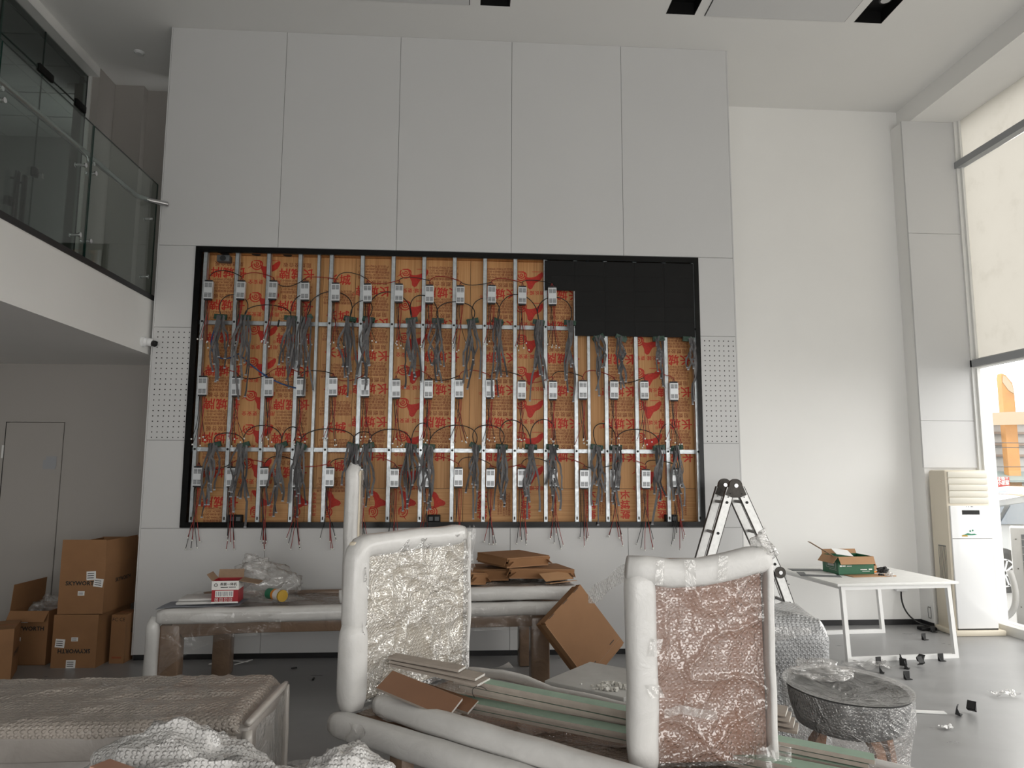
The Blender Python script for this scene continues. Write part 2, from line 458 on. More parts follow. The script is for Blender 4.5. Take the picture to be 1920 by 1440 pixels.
for nm, a in (('baseboard_feature', (XL+.02, XR-.02, .004, .02, 0, .052)), ('baseboard_back', (XR, 5.49, 1.185, 1.2, 0, .062)),
              ('baseboard_pilaster', (5.475, 5.49, .955, 1.2, 0, .062))):
    struct(nm, MB().bb(*a), 'baseboard')

# --- other walls
struct('wall_back', MB().bb(XR-.3, 6.4, 1.2, 1.4, 0, ZT), 'wall')
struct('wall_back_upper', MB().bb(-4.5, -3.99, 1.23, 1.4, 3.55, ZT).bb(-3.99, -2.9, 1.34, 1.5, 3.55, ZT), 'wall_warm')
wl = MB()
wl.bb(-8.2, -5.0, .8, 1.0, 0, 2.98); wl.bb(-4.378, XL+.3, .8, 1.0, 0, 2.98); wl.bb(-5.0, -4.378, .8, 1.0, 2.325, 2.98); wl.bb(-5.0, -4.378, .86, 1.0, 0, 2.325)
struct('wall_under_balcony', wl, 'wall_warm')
dr = thing('door_1', 'flush painted door in the wall under the balcony', 'door', (-4.69, .803, 0)); dr['kind'] = 'structure'
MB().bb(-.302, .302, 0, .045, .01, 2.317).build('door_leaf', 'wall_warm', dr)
MB().bb(-.31, -.305, -.002, .05, .0, 2.325).build('door_gap', 'hole', dr)
MB().bb(-.325, -.308, -.012, .0, 1.93, 2.07).build('hinge', 'steel_white', dr)
MB().bb(.262, .300, -.004, .0, 0, 2.315).build('edge_strip', 'wall_warm', dr)
tag(MB().bb(-4.575, -4.445, .797, .8005, 1.815, 1.915).bb(-4.545, -4.437, .7955, .798, 1.835, 1.95).build('taped_notice', 'paper_grey'),
    'small grey notice taped on the flush door', 'notice')
struct('wall_west', MB().bb(-8.3, -8.2, YF, 1.4, 0, ZT), 'wall')
wq = MB(); wq.bb(-8.2, -3.4, YF-.1, YF, 0, ZT); wq.bb(-3.4, 6.3, YF-.1, YF, 3.15, ZT); wq.bb(6.05, 6.3, YF-.1, YF, 0, 3.15)
struct('wall_shopfront', wq, 'wall')
w2 = thing('window_2', 'glazed shopfront behind the viewer', 'window', (0, YF-.05, 0)); w2['kind'] = 'structure'
for i in range(5):
    x = -3.4+i*9.45/4
    MB().bb(x-.04, x+.04, -.05, .05, .1, 3.15).build('mullion', 'frame_grey', w2)
    if i < 4: MB().bb(x+.04, x+9.45/4-.04, -.006, .006, .1, 3.15).build('pane', 'glass', w2)
MB().bb(-3.4, 6.05, -.08, .08, 0, .1).build('window_sill', 'frame_white', w2)

# --- balcony
bal = struct('wall_balcony', MB().bb(-8.2, XF, YF, .8, 2.966, 3.53).bb(-8.2, XL+.012, .8, 1.5, 2.966, 3.53), 'wall')
MB().bb(XF-.03, XF+.008, YF, .06, 3.527, 3.578).build('edge_trim', 'black_satin', bal)
struct('trim_1', MB().bb(-4.55, -4.33, YF, .86, 6.39, ZT), 'wall')                       # white header above the office glass
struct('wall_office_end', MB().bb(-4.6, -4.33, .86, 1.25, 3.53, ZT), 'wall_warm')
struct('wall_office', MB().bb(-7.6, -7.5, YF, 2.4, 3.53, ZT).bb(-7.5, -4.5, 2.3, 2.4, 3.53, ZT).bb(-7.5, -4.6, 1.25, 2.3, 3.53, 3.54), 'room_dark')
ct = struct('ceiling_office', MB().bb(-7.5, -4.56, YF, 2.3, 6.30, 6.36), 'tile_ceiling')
for i in range(5):
    for j in range(6):
        MB().bb(-7.45+i*.6+.01, -7.45+i*.6+.59, 1.7-j*.6+.01, 1.7-j*.6+.59, 6.288, 6.30).build('tile', 'tile_ceiling', ct)
# glass balustrade
for k, (y0, y1, lab) in enumerate(((-1.245, .03, 'clear glass balustrade sheet meeting the feature wall'), (-2.475, -1.262, 'second glass balustrade sheet from the feature wall'),
                               (-3.70, -2.492, 'glass balustrade sheet farther along the balcony'))):
    t = thing('glass_balustrade', lab, 'balustrade', (XF-.018, 0, 0), group='glass sheets of the balcony balustrade')
    MB().bb(-.006, .006, y0, y1, 3.50, 4.752).build('pane', 'glass_rail', t)
    MB().bb(-.0062, .0062, y0-.004, y0, 3.50, 4.752).build('polished_edge', 'glass_edge', t)
    MB().bb(-.0062, .0062, y1, y1+.003, 3.5, 4.752).build('polished_edge', 'glass_edge', t)
    MB().bb(-.0062, .0062, y0, y1, 4.752, 4.755).build('polished_edge', 'glass_edge', t)
    for y in (y0+.055, y1-.095):
        for z in (4.35, 3.746):
            b = MB(); b.cyl((.012, y, z), .020, .014, 'x', 14); b.cyl((-.03, y, z), .012, .07, 'x', 10); b.cyl((-.066, y, z), .02, .01, 'x', 14)
            b.build('glass_clamp', 'chrome', t, True)
hr = thing('handrail', 'round steel handrail running along the balcony glass', 'handrail', (XF-.085, 0, 4.515))
MB().tube([(0, YF+.2, 0), (0, -.30, 0), (.0, -.26, .002), (.02, -.20, .01), (.06, -.12, .012), (.2, -.02, .012)], .026, 14).build('rail', 'steel_rail', hr, True)
for y in (-1.19, -2.42, -3.6):
    MB().tube([(0, y, -.02), (.01, y, -.06), (.06, y, -.08)], .008, 8).cyl((.058, y, -.08), .018, .012, 'x', 12).build('rail_bracket', 'chrome', hr, True)
# office glass front
og = thing('door_2', 'frameless glass office front behind the balustrade', 'glass door', (-4.45, 0, 0)); og['kind'] = 'structure'
for y0, y1, z0, z1 in ((-2.2, -.70, 3.56, 6.38), (-.68, -.012, 3.56, 5.93), (-.68, -.012, 5.942, 6.38), (-.006, .83, 3.56, 5.93), (-.006, .83, 5.942, 6.38)):
    MB().bb(-.006, .006, y0, y1, z0, z1).build('pane', 'glass_office', og)
for y0, y1, z0, z1 in ((-.012, -.006, 3.56, 6.38), (-.70, -.68, 3.56, 6.38), (.83, .836, 3.56, 6.38)):
    MB().bb(-.0065, .0065, y0, y1, z0, z1).build('glass_joint', 'glass_edge', og)
MB().bb(-.0065, .0065, -.68, .83, 5.93, 5.942).build('glass_joint', 'glass_edge', og)
MB().bb(-.04, .04, .838, .872, 3.53, 6.385).build('jamb', 'frame_white', og)
MB().bb(-.05, .12, -2.2, .86, 6.375, 6.392).build('head_channel', 'frame_white', og)
for y0, y1 in ((-.085, .175), (.62, .83)):
    MB().rbox((0, (y0+y1)/2, 5.945), (.04, y1-y0, .085), .01).build('patch_fitting', 'black_board', og, True)
for y in (-.33, -.215):
    h = MB().rbox((.05, y, 4.40), (.03, .055, .62), .008); hd = h.build('pull_handle', 'black_satin', og, True)
    for z in (4.64, 4.20): MB().cyl((.02, y, z), .012, .06, 'x', 10).build('standoff', 'black_satin', hd, True)
MB().rbox((.02, -.39, 4.38), (.05, .07, .09), .012).build('lock_case', 'black_satin', og, True)
MB().rbox((.02, -.025, 4.828), (.05, .09, .105), .02).build('lock_case', 'black_satin', og, True)
MB().cyl((.055, .01, 4.83), .006, .05, 'x', 8).rbox((.085, .012, 4.80), (.004, .03, .045), .002).build('key', 'chrome', og)
# camera dome on the balcony face, smoke sensor
t = thing('security_camera', 'white dome security camera with black lens under the balcony edge', 'camera', (XF, -.06, 3.07))
MB().cyl((.012, -.06, 0), .052, .024, 'x', 22).cyl((.034, -.05, 0), .045, .03, 'x', 22, r2=.04).build('mount', 'ac_white', t, True)
s = MB(); 
s.grid(lambda u, v: (.062+.042*math.cos(PI*v)*.9, -.035+.042*math.sin(PI*v)*math.cos(2*PI*u), .042*math.sin(PI*v)*math.sin(2*PI*u)), 18, 12)
s.build('eyeball', 'ac_white', t, 'all')
s = MB().tube([(.075, -.022, -.006), (.118, -.05, -.016)], .031, 18); s.build('lens_barrel', 'black_gloss', t, True)
tag(MB().lathe([(0, -.022), (.035, -.022), (.045, -.012), (.055, -.006), (.058, 0), (0, 0)], (-3.73, .499, ZT), 24).build('smoke_sensor', 'ac_white', smooth=True),
    'small round white sensor on the dim ceiling above the balcony', 'sensor')

# --- window side: pilaster, bulkhead, frames, panes
pl = struct('wall_pilaster', MB().bb(5.49, 6.4, .955, 1.2, 0, 6.24), 'wall')
for z0, z1 in ((1.866, 2.43), (2.43, 4.765), (4.765, 6.236)):
    MB().bb(5.468, 6.165, .925, .953, z0+.002, z1-.002).build('panel', 'panel', pl)
struct('trim_2', MB().bb(XB, 6.45, YF, 1.2, 6.236, ZT), 'wall')                           # bulkhead over the window
win = thing('window_1', 'tall window wall with grey transoms', 'window', (XW, 0, 0)); win['kind'] = 'structure'
ys = [.955, -1.35, -3.65, -5.95, -8.25, YF]
MB().bb(-.06, .10, .90, .955, .10, 6.236).build('jamb', 'frame_white', win)
MB().bb(-.02, .02, .868, .90, .10, 6.236).build('jamb', 'frame_white', win)
for y in ys[1:]: MB().bb(-.05, .10, y-.045, y+.045, .10, 6.236).build('mullion', 'frame_white', win)
MB().bb(-.075, .02, YF, .955, 5.615, 5.70).build('transom', 'frame_grey', win)
MB().bb(-.06, .06, YF, .955, 3.085, 3.17).build('transom', 'frame_grey', win)
MB().bb(-.05, .05, YF, .90, 3.070, 3.085).build('transom', 'frame_white', win)
MB().bb(-.09, .14, YF, .955, 0, .10).build('window_sill', 'frame_white', win)
for i in range(5):
    a, b = ys[i]-.05, ys[i+1]+.05
    MB().bb(.02, .03, b, a, .10, 3.07).build('pane', 'glass', win)
    MB().bb(.04, .05, b, a, 3.17, 6.23).build('pane', 'glass', win)
for i in range(5):
    a, b = ys[i]-(.07 if i == 0 else .05), ys[i+1]+.05
    lab = 'beside the clad pilaster' if i == 0 else ['', 'second from the clad pilaster', 'third from the clad pilaster', 'fourth from the clad pilaster', 'by the shopfront corner'][i]
    for z0, z1, nm in ((3.175, 5.61, 'tall pale beige roller blind, '), (5.705, 6.236, 'short pale beige blind above the high transom, ')):
        t = thing('roller_blind', nm+lab, 'blind', (XW, 0, 0), group='beige blinds on the window wall')
        MB().grid(lambda u, v: (.012+.004*math.sin(9*u+3*v), b+(a-b)*u, z0+(z1-z0)*v), 10, 10).build('fabric', 'blind_fabric', t, 'all')
        MB().bb(.004, .022, b, a, z0, z0+.018).build('bottom_rail', 'frame_white', t)
# ------------------------------------------------------------------ the half-built LED screen
NTH = ['first', 'second', 'third', 'fourth', 'fifth', 'sixth', 'seventh', 'eighth', 'ninth', 'tenth', 'eleventh', 'twelfth', 'thirteenth', 'fourteenth', 'fifteenth', 'sixteenth', 'seventeenth']
IX0, IX1, IZ0, IZ1 = -2.726, 2.424, 1.302, 4.034
fr = thing('screen_frame', 'wide glossy black frame set into the pale feature wall', 'frame', (0, 0, 0))
def mitre(a, b, c, d):
    m = MB(); pts = [a, b, c, d]
    m.prism(pts, -.014, .02, 'y'); return m
mitre((SX0, SZ0), (IX0, IZ0), (IX0, IZ1), (SX0, SZ1)).build('frame_side', 'black_gloss', fr)
mitre((SX1, SZ0), (SX1, SZ1), (IX1, IZ1), (IX1, IZ0)).build('frame_side', 'black_gloss', fr)
mitre((SX0, SZ1), (IX0, IZ1), (IX1, IZ1), (SX1, SZ1)).build('frame_side', 'black_gloss', fr)
mitre((SX0, SZ0), (SX1, SZ0), (IX1, IZ0), (IX0, IZ0)).build('frame_side', 'black_gloss', fr)
for a in ((SX0+.001, IX0-.012, .02, .16, SZ0, SZ1), (IX1+.012, SX1-.001, .02, .16, SZ0, SZ1)):
    MB().bb(*a).build('reveal', 'black_board', fr)
MB().bb(IX0-.012, IX1+.012, .02, .16, IZ1+.012, SZ1-.001).build('reveal', 'plywood', fr)
MB().bb(IX0-.012, IX1+.012, .02, .16, SZ0+.001, IZ0-.012).build('reveal', 'black_board', fr)

# plywood backing: separate sheets with upside-down red print
PY = .13
back = thing('plywood_backing', 'orange plywood sheets with red print lining the screen recess', 'backing', (0, PY, 0))
sheets = []
ZS = 1.632
def sheet(x0, x1, z0, z1, m='plywood', dy=0.0):
    o = MB().bb(x0+.002, x1-.002, 0+dy, .018+dy, z0+.002, z1-.002).build('plywood_sheet', m, back); sheets.append((x0, x1, z0, z1, o)); return o
sheet(IX0-.012, -1.58, ZS, IZ1+.01); sheet(-1.58, -1.513, ZS, IZ1+.01, dy=.006); sheet(-1.513, -1.177, ZS, IZ1+.01); sheet(-1.177, .036, ZS, IZ1+.01)
sheet(.036, 1.30, ZS, IZ1+.01); sheet(1.30, IX1+.012, ZS, IZ1+.01)
sheet(IX0-.012, -1.62, IZ0-.01, ZS, 'plywood_cross'); sheet(-1.62, -.02, IZ0-.01, ZS, 'plywood_cross'); sheet(-.02, 1.2, IZ0-.01, ZS, 'plywood_cross'); sheet(1.2, IX1+.012, IZ0-.01, ZS, 'plywood_cross')
def sheet_at(x, z):
    for x0, x1, z0, z1, o in sheets:
        if x0 <= x <= x1 and z0 <= z <= z1: return o
    return None
T_brand = text_mesh('长城牌', .118, 'ink_red', .0028, spacing=1.12)
T_brand_h = text_mesh('长城', .118, 'ink_red', .0028, spacing=1.12)
T_one = text_mesh('长', .118, 'ink_red', .0028)
T_grade = text_mesh('阻燃胶合板', .052, 'ink_brown', .0009, spacing=1.3)
T_lines = text_mesh('中国阻燃胶合板国家标准\n执行标准GB/T9846-2015\n甲醛释放量GB18580-2017\n燃烧性能GB8624-2012\n产品认证号BQ73M00-01', .030, 'ink_brown', .0007, line=1.02)
T_safe = text_mesh('用长城·更安全', .050, 'ink_red', .0008, spacing=1.15)
T_reg = text_mesh('®', .045, 'ink_red', .0)
def emblem():
    """red printed emblem: fan-shaped wing, tapering body and curled head (drawn upright)"""
    m = MB()
    def poly(pts):
        m.add([(x, y, 0) for x, y in pts], [tuple(range(len(pts)))])
    # body and wing
    def strip(top, bot):
        n = len(top)
        m.add([(x, y, 0) for x, y in top]+[(x, y, 0) for x, y in bot], [(i, i+1, n+i+1, n+i) for i in range(n-1)])
    strip([(-.155, -.02), (-.13, .028), (-.10, .05), (-.07, .062), (-.05, .095), (-.035, .125), (-.01, .138), (.015, .118), (.02, .075), (.04, .035)],
          [(-.155, -.05), (-.135, -.052), (-.105, -.035), (-.08, -.01), (-.055, -.002), (-.03, .004), (0, .006), (.02, .002), (.035, -.004), (.045, -.012)])
    strip([(-.15, -.052), (-.12, -.056), (-.08, -.056), (-.03, -.056)], [(-.14, -.060), (-.10, -.062), (-.06, -.062), (-.03, -.060)])
    # curled head: arcs of differing width
    for r0, r1, a0, a1, cx, cy in ((.050, .062, -.6, 3.4, .085, -.015), (.028, .040, -.2, 3.9, .080, -.018), (.008, .020, 0, 6.0, .082, -.018)):
        n = 12
        strip([(cx+r1*math.cos(a0+(a1-a0)*i/n), cy+r1*math.sin(a0+(a1-a0)*i/n)) for i in range(n+1)],
              [(cx+r0*math.cos(a0+(a1-a0)*i/n), cy+r0*math.sin(a0+(a1-a0)*i/n)) for i in range(n+1)])
    strip([(.13, .0), (.145, .012), (.175, .03)], [(.12, -.02), (.14, -.004), (.175, .026)])
    strip([(.02, -.02), (.06, -.045), (.12, -.05)], [(.03, -.045), (.06, -.062), (.12, -.058)])
    return m.mesh('emblem', 'ink_red')
E_me = emblem()
INV = (PI/2, PI, 0)
def pr(me, x, z, rot=INV, nm='printed_lettering', sc=None):
    s = sheet_at(x, z)
    if s is not None: obj(nm, me, s, (x, -.0008, z), rot, sc)
for x in (-2.49, -1.79, -.99, -.26, .35, 1.02, 1.62, 2.22):
    z = 3.87 if x < -1.5 else 3.70
    while z > 1.80:
        pr(T_brand, x, z); pr(T_reg, x-.20, z-.045)
        pr(T_grade, x, z+.088)
        pr(T_lines, x, z+.20) if z+.27 < IZ1 else None
        z -= .345
for x in (-2.12, -.57, .66, 1.92):
    z = 3.94 if x < -1.5 else 3.88
    while z > 1.80:
        pr(E_me, x, z, INV, 'printed_emblem'); pr(T_safe, x, z-.17)
        z -= .345
for k in range(6): pr(T_brand_h, -1.35, 3.80-.39*k, FRONT); pr(T_lines, -1.34, 3.62-.39*k, INV)
SIDE = (PI/2, -PI/2, 0); SIDE2 = (PI/2, PI/2, 0)
pr(T_brand, -2.46, 1.50); pr(T_lines, -2.45, 1.37)
for x in (-2.10, -1.70, -1.38, -.92, -.62, -.32): pr(E_me, x, 1.47, SIDE2, 'printed_emblem', (.9, .9, .9))
for x in (-1.95, -1.52, -1.20, -.76, -.46, -.14): pr(T_safe, x, 1.47, SIDE, sc=(.72, .8, 1))
for x in (.17, .62, 1.30, 1.66, 2.05): pr(T_brand, x, 1.47, SIDE2, sc=(.82, .9, 1))
for x in (.40, .88, 1.46, 1.85, 2.25): pr(T_lines, x, 1.47, SIDE2, sc=(.7, .9, 1))

# galvanised grid
grid = thing('steel_stud_grid', 'galvanised steel stud grid bolted over the plywood', 'stud frame', (0, 0, 0))
STUD = [-2.690+.3195*i for i in range(17)]
def channel(x, w, z0, z1, y0=.012, d=.05):
    m = MB(); m.bb(x-w/2, x+w/2, y0, y0+.004, z0, z1); m.bb(x-w/2, x-w/2+.003, y0, y0+d, z0, z1); m.bb(x+w/2-.003, x+w/2, y0, y0+d, z0, z1); return m
for i, x in enumerate(STUD):
    s = channel(x, .042, IZ0-.008, IZ1+.008).build('stud', 'galvanised', grid)
    for z in (3.315, 2.018): MB().cyl((x, .0112, z), .012, .003, 'y', 10).build('bolt_hole', 'hole', s)
    MB().bb(x-.008, x+.008, .010, .0125, IZ0+.02, IZ0+.05).build('anchor_screw', 'hinge', s)
for x in (-1.545, 1.282): channel(x, .030, IZ0-.008, IZ1+.008, .03, .05).build('stud', 'galvanised', grid)
for z, xe in ((3.315, IX1), (2.018, IX1)):
    m = MB(); m.bb(IX0-.01, xe+.01, .066, .070, z-.021, z+.021); m.bb(IX0-.01, xe+.01, .066, .11, z+.018, z+.021); m.bb(IX0-.01, xe+.01, .066, .11, z-.021, z-.018)
    m.build('cross_rail', 'galvanised', grid)
for x, z in ((-2.50, 3.315), (-1.94, 3.315), (-.99, 3.315), (-2.52, 2.018)):
    MB().box((x, .064, z), (.016, .004, .075), Matrix.Rotation(.15, 3, 'Y')).build('cable_tie', 'rubber', grid)

# LED modules already mounted
MW = .3205
led_me = MB().bb(.0006, MW-.0006, -.003, .011, .0004, .1606).mesh('face', 'led_face')
led_b = MB().bb(.012, MW-.012, .011, .028, .010, .150).mesh('rear_shell', 'black_board')
LX0, LZ1 = .815, 4.028
for c in range(5):
    for r in range(5 if c else 2):
        t = thing('led_module', f'matt black LED module, {NTH[r]} row down and {NTH[4-c]} from the window side of the block', 'screen module', (LX0+c*MW, 0, LZ1-(r+1)*.161), group='black LED modules already mounted')
        obj('face', led_me, t); obj('rear_shell', led_b, t)

# power supplies with hanging red and black leads
case = MB().bb(-.043, .043, -.03, .012, -.088, .088); case_me = case.mesh('case', 'psu_case')
vent_me = MB().bb(-.0155, .0155, -.0008, .0008, -.0235, .0235).mesh('vent', 'psu_vent')
slat_me = MB(); 
for k in range(5): slat_me.bb(-.014, .014, -.0016, -.0006, -.0195+k*.0095, -.0165+k*.0095)
slat_me = slat_me.mesh('vent_slats', 'psu_case')
term_me = MB().bb(-.036, .036, -.026, .006, -.008, .008)
for k in range(7): term_me.bb(-.035+k*.0105, -.029+k*.0105, -.030, -.026, -.008, .006)
term_me = term_me.mesh('terminal_block', 'terminal')
def wire(pts, r, mat, nm, parent, conn=True, n=5):
    m = MB().tube(pts, r, n)
    if conn:
        m.cur = 1; m.box(pts[-1], (.013, .009, .015)); m.cur = 0
    return m.build(nm, [mat, 'connector'], parent, 'all')
ROW = ((3.632, 'top row'), (2.645, 'middle row'), (1.742, 'bottom row'))
for r, (z, rn) in enumerate(ROW):
    for i in range(16):
        if r == 0 and i > 11: continue
        x = STUD[i]+.066+U(-.006, .006); zz = z+U(-.008, .008)
        t = thing('power_supply', f'silver vented power supply by the {NTH[i]} stud from the balcony side, {rn}', 'power supply', (x, -.02, zz), group='power supplies on the stud grid', rot=(0, U(-.03, .03), 0))
        obj('case', case_me, t)
        for a in (-.019, .019):
            for b in (-.052, .052):
                v = obj('vent', vent_me, t, (a, -.0305, b)); obj('vent_slats', slat_me, v)
        obj('terminal_block', term_me, t, (0, -.004, .094)); obj('terminal_block', term_me, t, (0, -.004, -.096))
        for k in range(6):
            red = k >= 3; x0 = -.028+k*.011; L = U(.40, .50) if r < 2 else U(.46, .62)
            lean = U(-.07, .07); pinch = U(-.012, .012)
            p = bez((x0, -.012, -.10), (x0+U(-.02, .02), -.02, -.10-L*.35), (lean*.3+pinch, U(-.03, .01), -.10-L*.6), (lean+U(-.035, .035), U(-.035, 0), -.10-L), 9)
            wire(p, .0030, 'wire_red' if red else 'wire_black', 'red_lead' if red else 'black_lead', t)
        for k in (-1, 0, 1):
            wire(bez((k*.014, -.012, .10), (k*.012, -.015, .115), (k*.004, -.012, .125), (0, -.012, .14), 5), .0028, 'wire_red' if k else 'wire_black', 'input_lead', t, False)
# jumpers between neighbouring supplies
jn = 0
for r, (z, rn) in enumerate(ROW):
    for i in range(15):
        if (r == 0 and i > 10) or random.random() < .12: continue
        a = STUD[i]+.066; b = STUD[i+1]+.066; up_ = (i+r) % 3 != 2
        h = U(.05, .13) if up_ else U(-.12, -.05)
        y = .05 if random.random() < .45 else -.03
        m = MB().tube(bez((a, -.032, z+.14), (a+.03, y, z+.14+h), (b-.12, y, z+.14+h*.7), (b, -.032, z+.14), 14), .0042, 6)
        tag(m.build('power_jumper', 'wire_red' if (i+r) % 2 else 'wire_black', smooth='all'),
            f'thin mains wire looping from the {NTH[i]} power supply to its neighbour, {rn}', 'wire', 'mains jumper wires')

# ribbon cable bundles
def ribbon(parent, start, L, drift, seed, w):
    rnd = random.Random(seed); pts = [Vector(start)+Vector((0, .03, -.01)), Vector(start)+Vector((0, .0, .018))]
    ph = rnd.uniform(0, 6); amp = rnd.uniform(.010, .032); fr_ = rnd.uniform(1.0, 2.4); yb = rnd.uniform(-.055, -.012)
    kx = 0
    n = 13
    for i in range(1, n+1):
        t = i/n
        if i in (5, 9): kx += rnd.uniform(-.018, .018)
        pts.append(Vector((start[0]+drift*t**1.3+amp*math.sin(fr_*PI*t+ph)-amp*math.sin(ph)+kx, start[1]+yb*min(1, t*4)+rnd.uniform(-.006, .006), start[2]-L*t)))
    tw = rnd.uniform(-.9, .9); m = MB(); vs = []; fs = []
    for i, p in enumerate(pts):
        t = (pts[min(i+1, len(pts)-1)]-pts[max(i-1, 0)]).normalized()
        an = tw*math.sin(PI*1.4*i/len(pts)+ph)
        nr = Vector((math.sin(an), -math.cos(an), 0)); b = t.cross(nr)
        if b.length < 1e-3: b = Vector((1, 0, 0))
        b.normalize(); q = b.cross(t)
        for s1, s2 in ((1, 1), (-1, 1), (-1, -1), (1, -1)): vs.append(p+b*w*s1+q*.0011*s2)
    for i in range(len(pts)-1):
        for j in range(4): fs.append((i*4+j, i*4+(j+1) % 4, i*4+4+(j+1) % 4, i*4+4+j))
    fs.append((3, 2, 1, 0)); fs.append(tuple(range((len(pts)-1)*4, len(pts)*4)))
    m.add(vs, fs)
    m.cur = 1; d = (pts[-1]-pts[-2]).normalized(); m.box(pts[-1]+d*.005, (w*2.2, .010, .012)); m.cur = 0
    return m.build('ribbon_cable', ['ribbon', 'paper_grey'], parent)
B1 = [-2.50, -2.26, -1.80, -1.64, -1.20, -1.01, -.57, -.30, .06, .32, .75, 1.08]
B1b = [1.38, 1.62, 2.02, 2.34]
B2 = [-2.49, -2.21, -1.84, -1.65, -1.13, -.98, -.55, -.37, .10, .37, .67, .89, 1.35, 1.55, 2.00, 2.19]
cards = []
def bundle(x, z, n, k, rail, Ls):
    t = thing('ribbon_cable_bundle', f'grey ribbon cable bundle hanging from the {rail}, {NTH[k]} from the balcony side', 'cable bundle', (x, 0, z), group='grey ribbon cable bundles')
    c = MB().box((0, -.012, .012), (.125, .026, .05), Matrix.Rotation(U(-.5, .5), 3, 'Y') @ Matrix.Rotation(U(-.4, .4), 3, 'X'))
    for q in range(4): c.box((-.045+q*.03, -.026, .02), (.02, .012, .022))
    c.build('receiving_card', 'circuit', t)
    for j in range(n):
        L = U(*Ls) if j > 1 else Ls[1]*U(.95, 1.35)
        ribbon(t, (U(-.042, .042), -.02-j*.004, U(-.01, .02)), L, U(-.05, .05), int(x*1000)+j*77+int(z*10), U(.0085, .0115))
    cards.append((x, z))
for k, x in enumerate(B1): bundle(x, 3.345, 8, k, 'upper rail', (.40, .62))
for k, x in enumerate(B1b): bundle(x, 3.19, 6, k+12, 'mounted modules edge', (.22, .50))
for k, x in enumerate(B2): bundle(x, 2.045, 8, k, 'lower rail', (.36, .58))
# black signal cables looping between the cards
cn = 0
for k, (x, z) in enumerate(cards):
    if k % 16 == 15 or k in (11, 12, 13, 14, 27): continue
    x2, z2 = cards[k+1]
    if abs(z2-z) > .3: continue
    h = U(.12, .34); 
    m = MB().tube(bez((x, -.01, z+.03), (x+U(-.16, .02), U(-.01, .04), z+.03+h*1.2), (x2+U(-.02, .16), U(-.01, .04), z2+.03+h*1.1), (x2, -.01, z2+.03), 18), .0050, 6)
    tag(m.build('signal_cable', 'wire_black', smooth='all'), f'black signal cable arching over the {NTH[k % 16]} ribbon bundle of the ' + ('upper rail' if z > 2.5 else 'lower rail'), 'cable', 'black signal cables')
tag(MB().tube(bez((-2.52, -.02, 3.30), (-2.68, -.03, 2.95), (-2.45, -.03, 2.85), (-2.30, -.02, 2.98), 12)+bez((-2.30, -.02, 2.98), (-2.05, -.02, 2.75), (-1.9, -.01, 2.66), (-1.62, 0, 2.62), 12)[1:], .0075, 7).build('blue_cable', 'wire_blue', smooth='all'),
    'dark blue network cable drooping below the upper rail', 'cable')
# fan at the head of the recess and its small holes
t = thing('exhaust_fan', 'small dark fan box hung at the upper recess corner', 'fan', (-2.52, .07, 3.985))
MB().rbox((0, 0, 0), (.13, .09, .07), .008).build('body', 'psu_vent', t, True)
MB().cyl((0, -.047, -.002), .03, .006, 'y', 16).build('grille', 'hole', t)
for x in (-2.52, -2.20, -1.88): tag(MB().cyl((x, .075, IZ1+.011), .045, .006, 'z', 20).build('cable_hole', 'hole'), f'round dark hole in the recess head at x {NTH[int((x+2.6)*3)]}' if False else ['oval dark hole above the fan box', 'dark hole in the recess head beside the second stud', 'dark hole in the recess head beside the third stud'][[-2.52, -2.20, -1.88].index(x)], 'hole')
for x, lab in ((-.31, 'sixth bay'), (-2.27, 'first bay'), (2.13, 'last bay')):
    t = thing('cable_gland', f'black cable gland box on the recess floor in the {lab}', 'gland', (x, .06, IZ0+.028))
    MB().rbox((0, 0, 0), (.13, .06, .08), .008).build('body', 'black_board', t, True)
    MB().bb(-.05, -.01, -.033, -.03, -.02, .02).bb(.01, .05, -.033, -.03, -.02, .02).build('face_plate', 'psu_vent', t)
# ------------------------------------------------------------------ wrapped furniture
def rr_prof(a, b, r, n=3):
    out = []
    for q, (sx, sy) in enumerate(((1, 1), (-1, 1), (-1, -1), (1, -1))):
        for k in range(n+1):
            an = PI/2*q+PI/2*k/n; out.append((sx*(a-r)+r*math.cos(an), sy*(b-r)+r*math.sin(an)))
    return out
def densify(pts, step=.04):
    pts = [Vector(p) for p in pts]; out = [pts[0]]
    for a, b in zip(pts, pts[1:]):
        n = max(1, int((b-a).length/step))
        for i in range(1, n+1): out.append(a.lerp(b, i/n))
    return out
def foam(parent, pts, a, b=None, r=None, upv=(0, 0, 1), lump=.05, seed=0, mat='foam', nm='foam_edge', label=None):
    b = a if b is None else b; r = min(a, b)*.75 if r is None else r
    P = densify(pts); sc = []
    for i, p in enumerate(P):
        e = min(i, len(P)-1-i); end = .80 if e == 0 else (.95 if e == 1 else 1.0)
        sc.append(end*(1+lump*noise.noise(Vector((i*.23+seed*7.1, seed*1.3, .5)))))
    P = [p+Vector((noise.noise(Vector((i*.17, seed, 1)))*.006, noise.noise(Vector((i*.17, seed, 5)))*.006, noise.noise(Vector((i*.17, seed, 9)))*.006)) for i, p in enumerate(P)]
    return MB().sweep(P, rr_prof(a, b, r), upv, scale=sc).build(nm, mat, parent, 'all', label=label)
def folds(u, v, k, seed, amp, dirx=1.0, diry=1.0):
    """sharp creases in a film sheet"""
    w = noise.noise(Vector((u*2.1+seed, v*2.3, seed)))*.6
    a = ridge(u*k*dirx+w*2, v*k*diry+w, seed)
    b = ridge(u*k*1.9*diry+3.1, v*k*2.2*dirx-w*3, seed+4)
    return amp*(max(0, a)**4*1.0+max(0, b)**5*.6)+amp*.5*noise.noise(Vector((u*5, v*5, seed)))

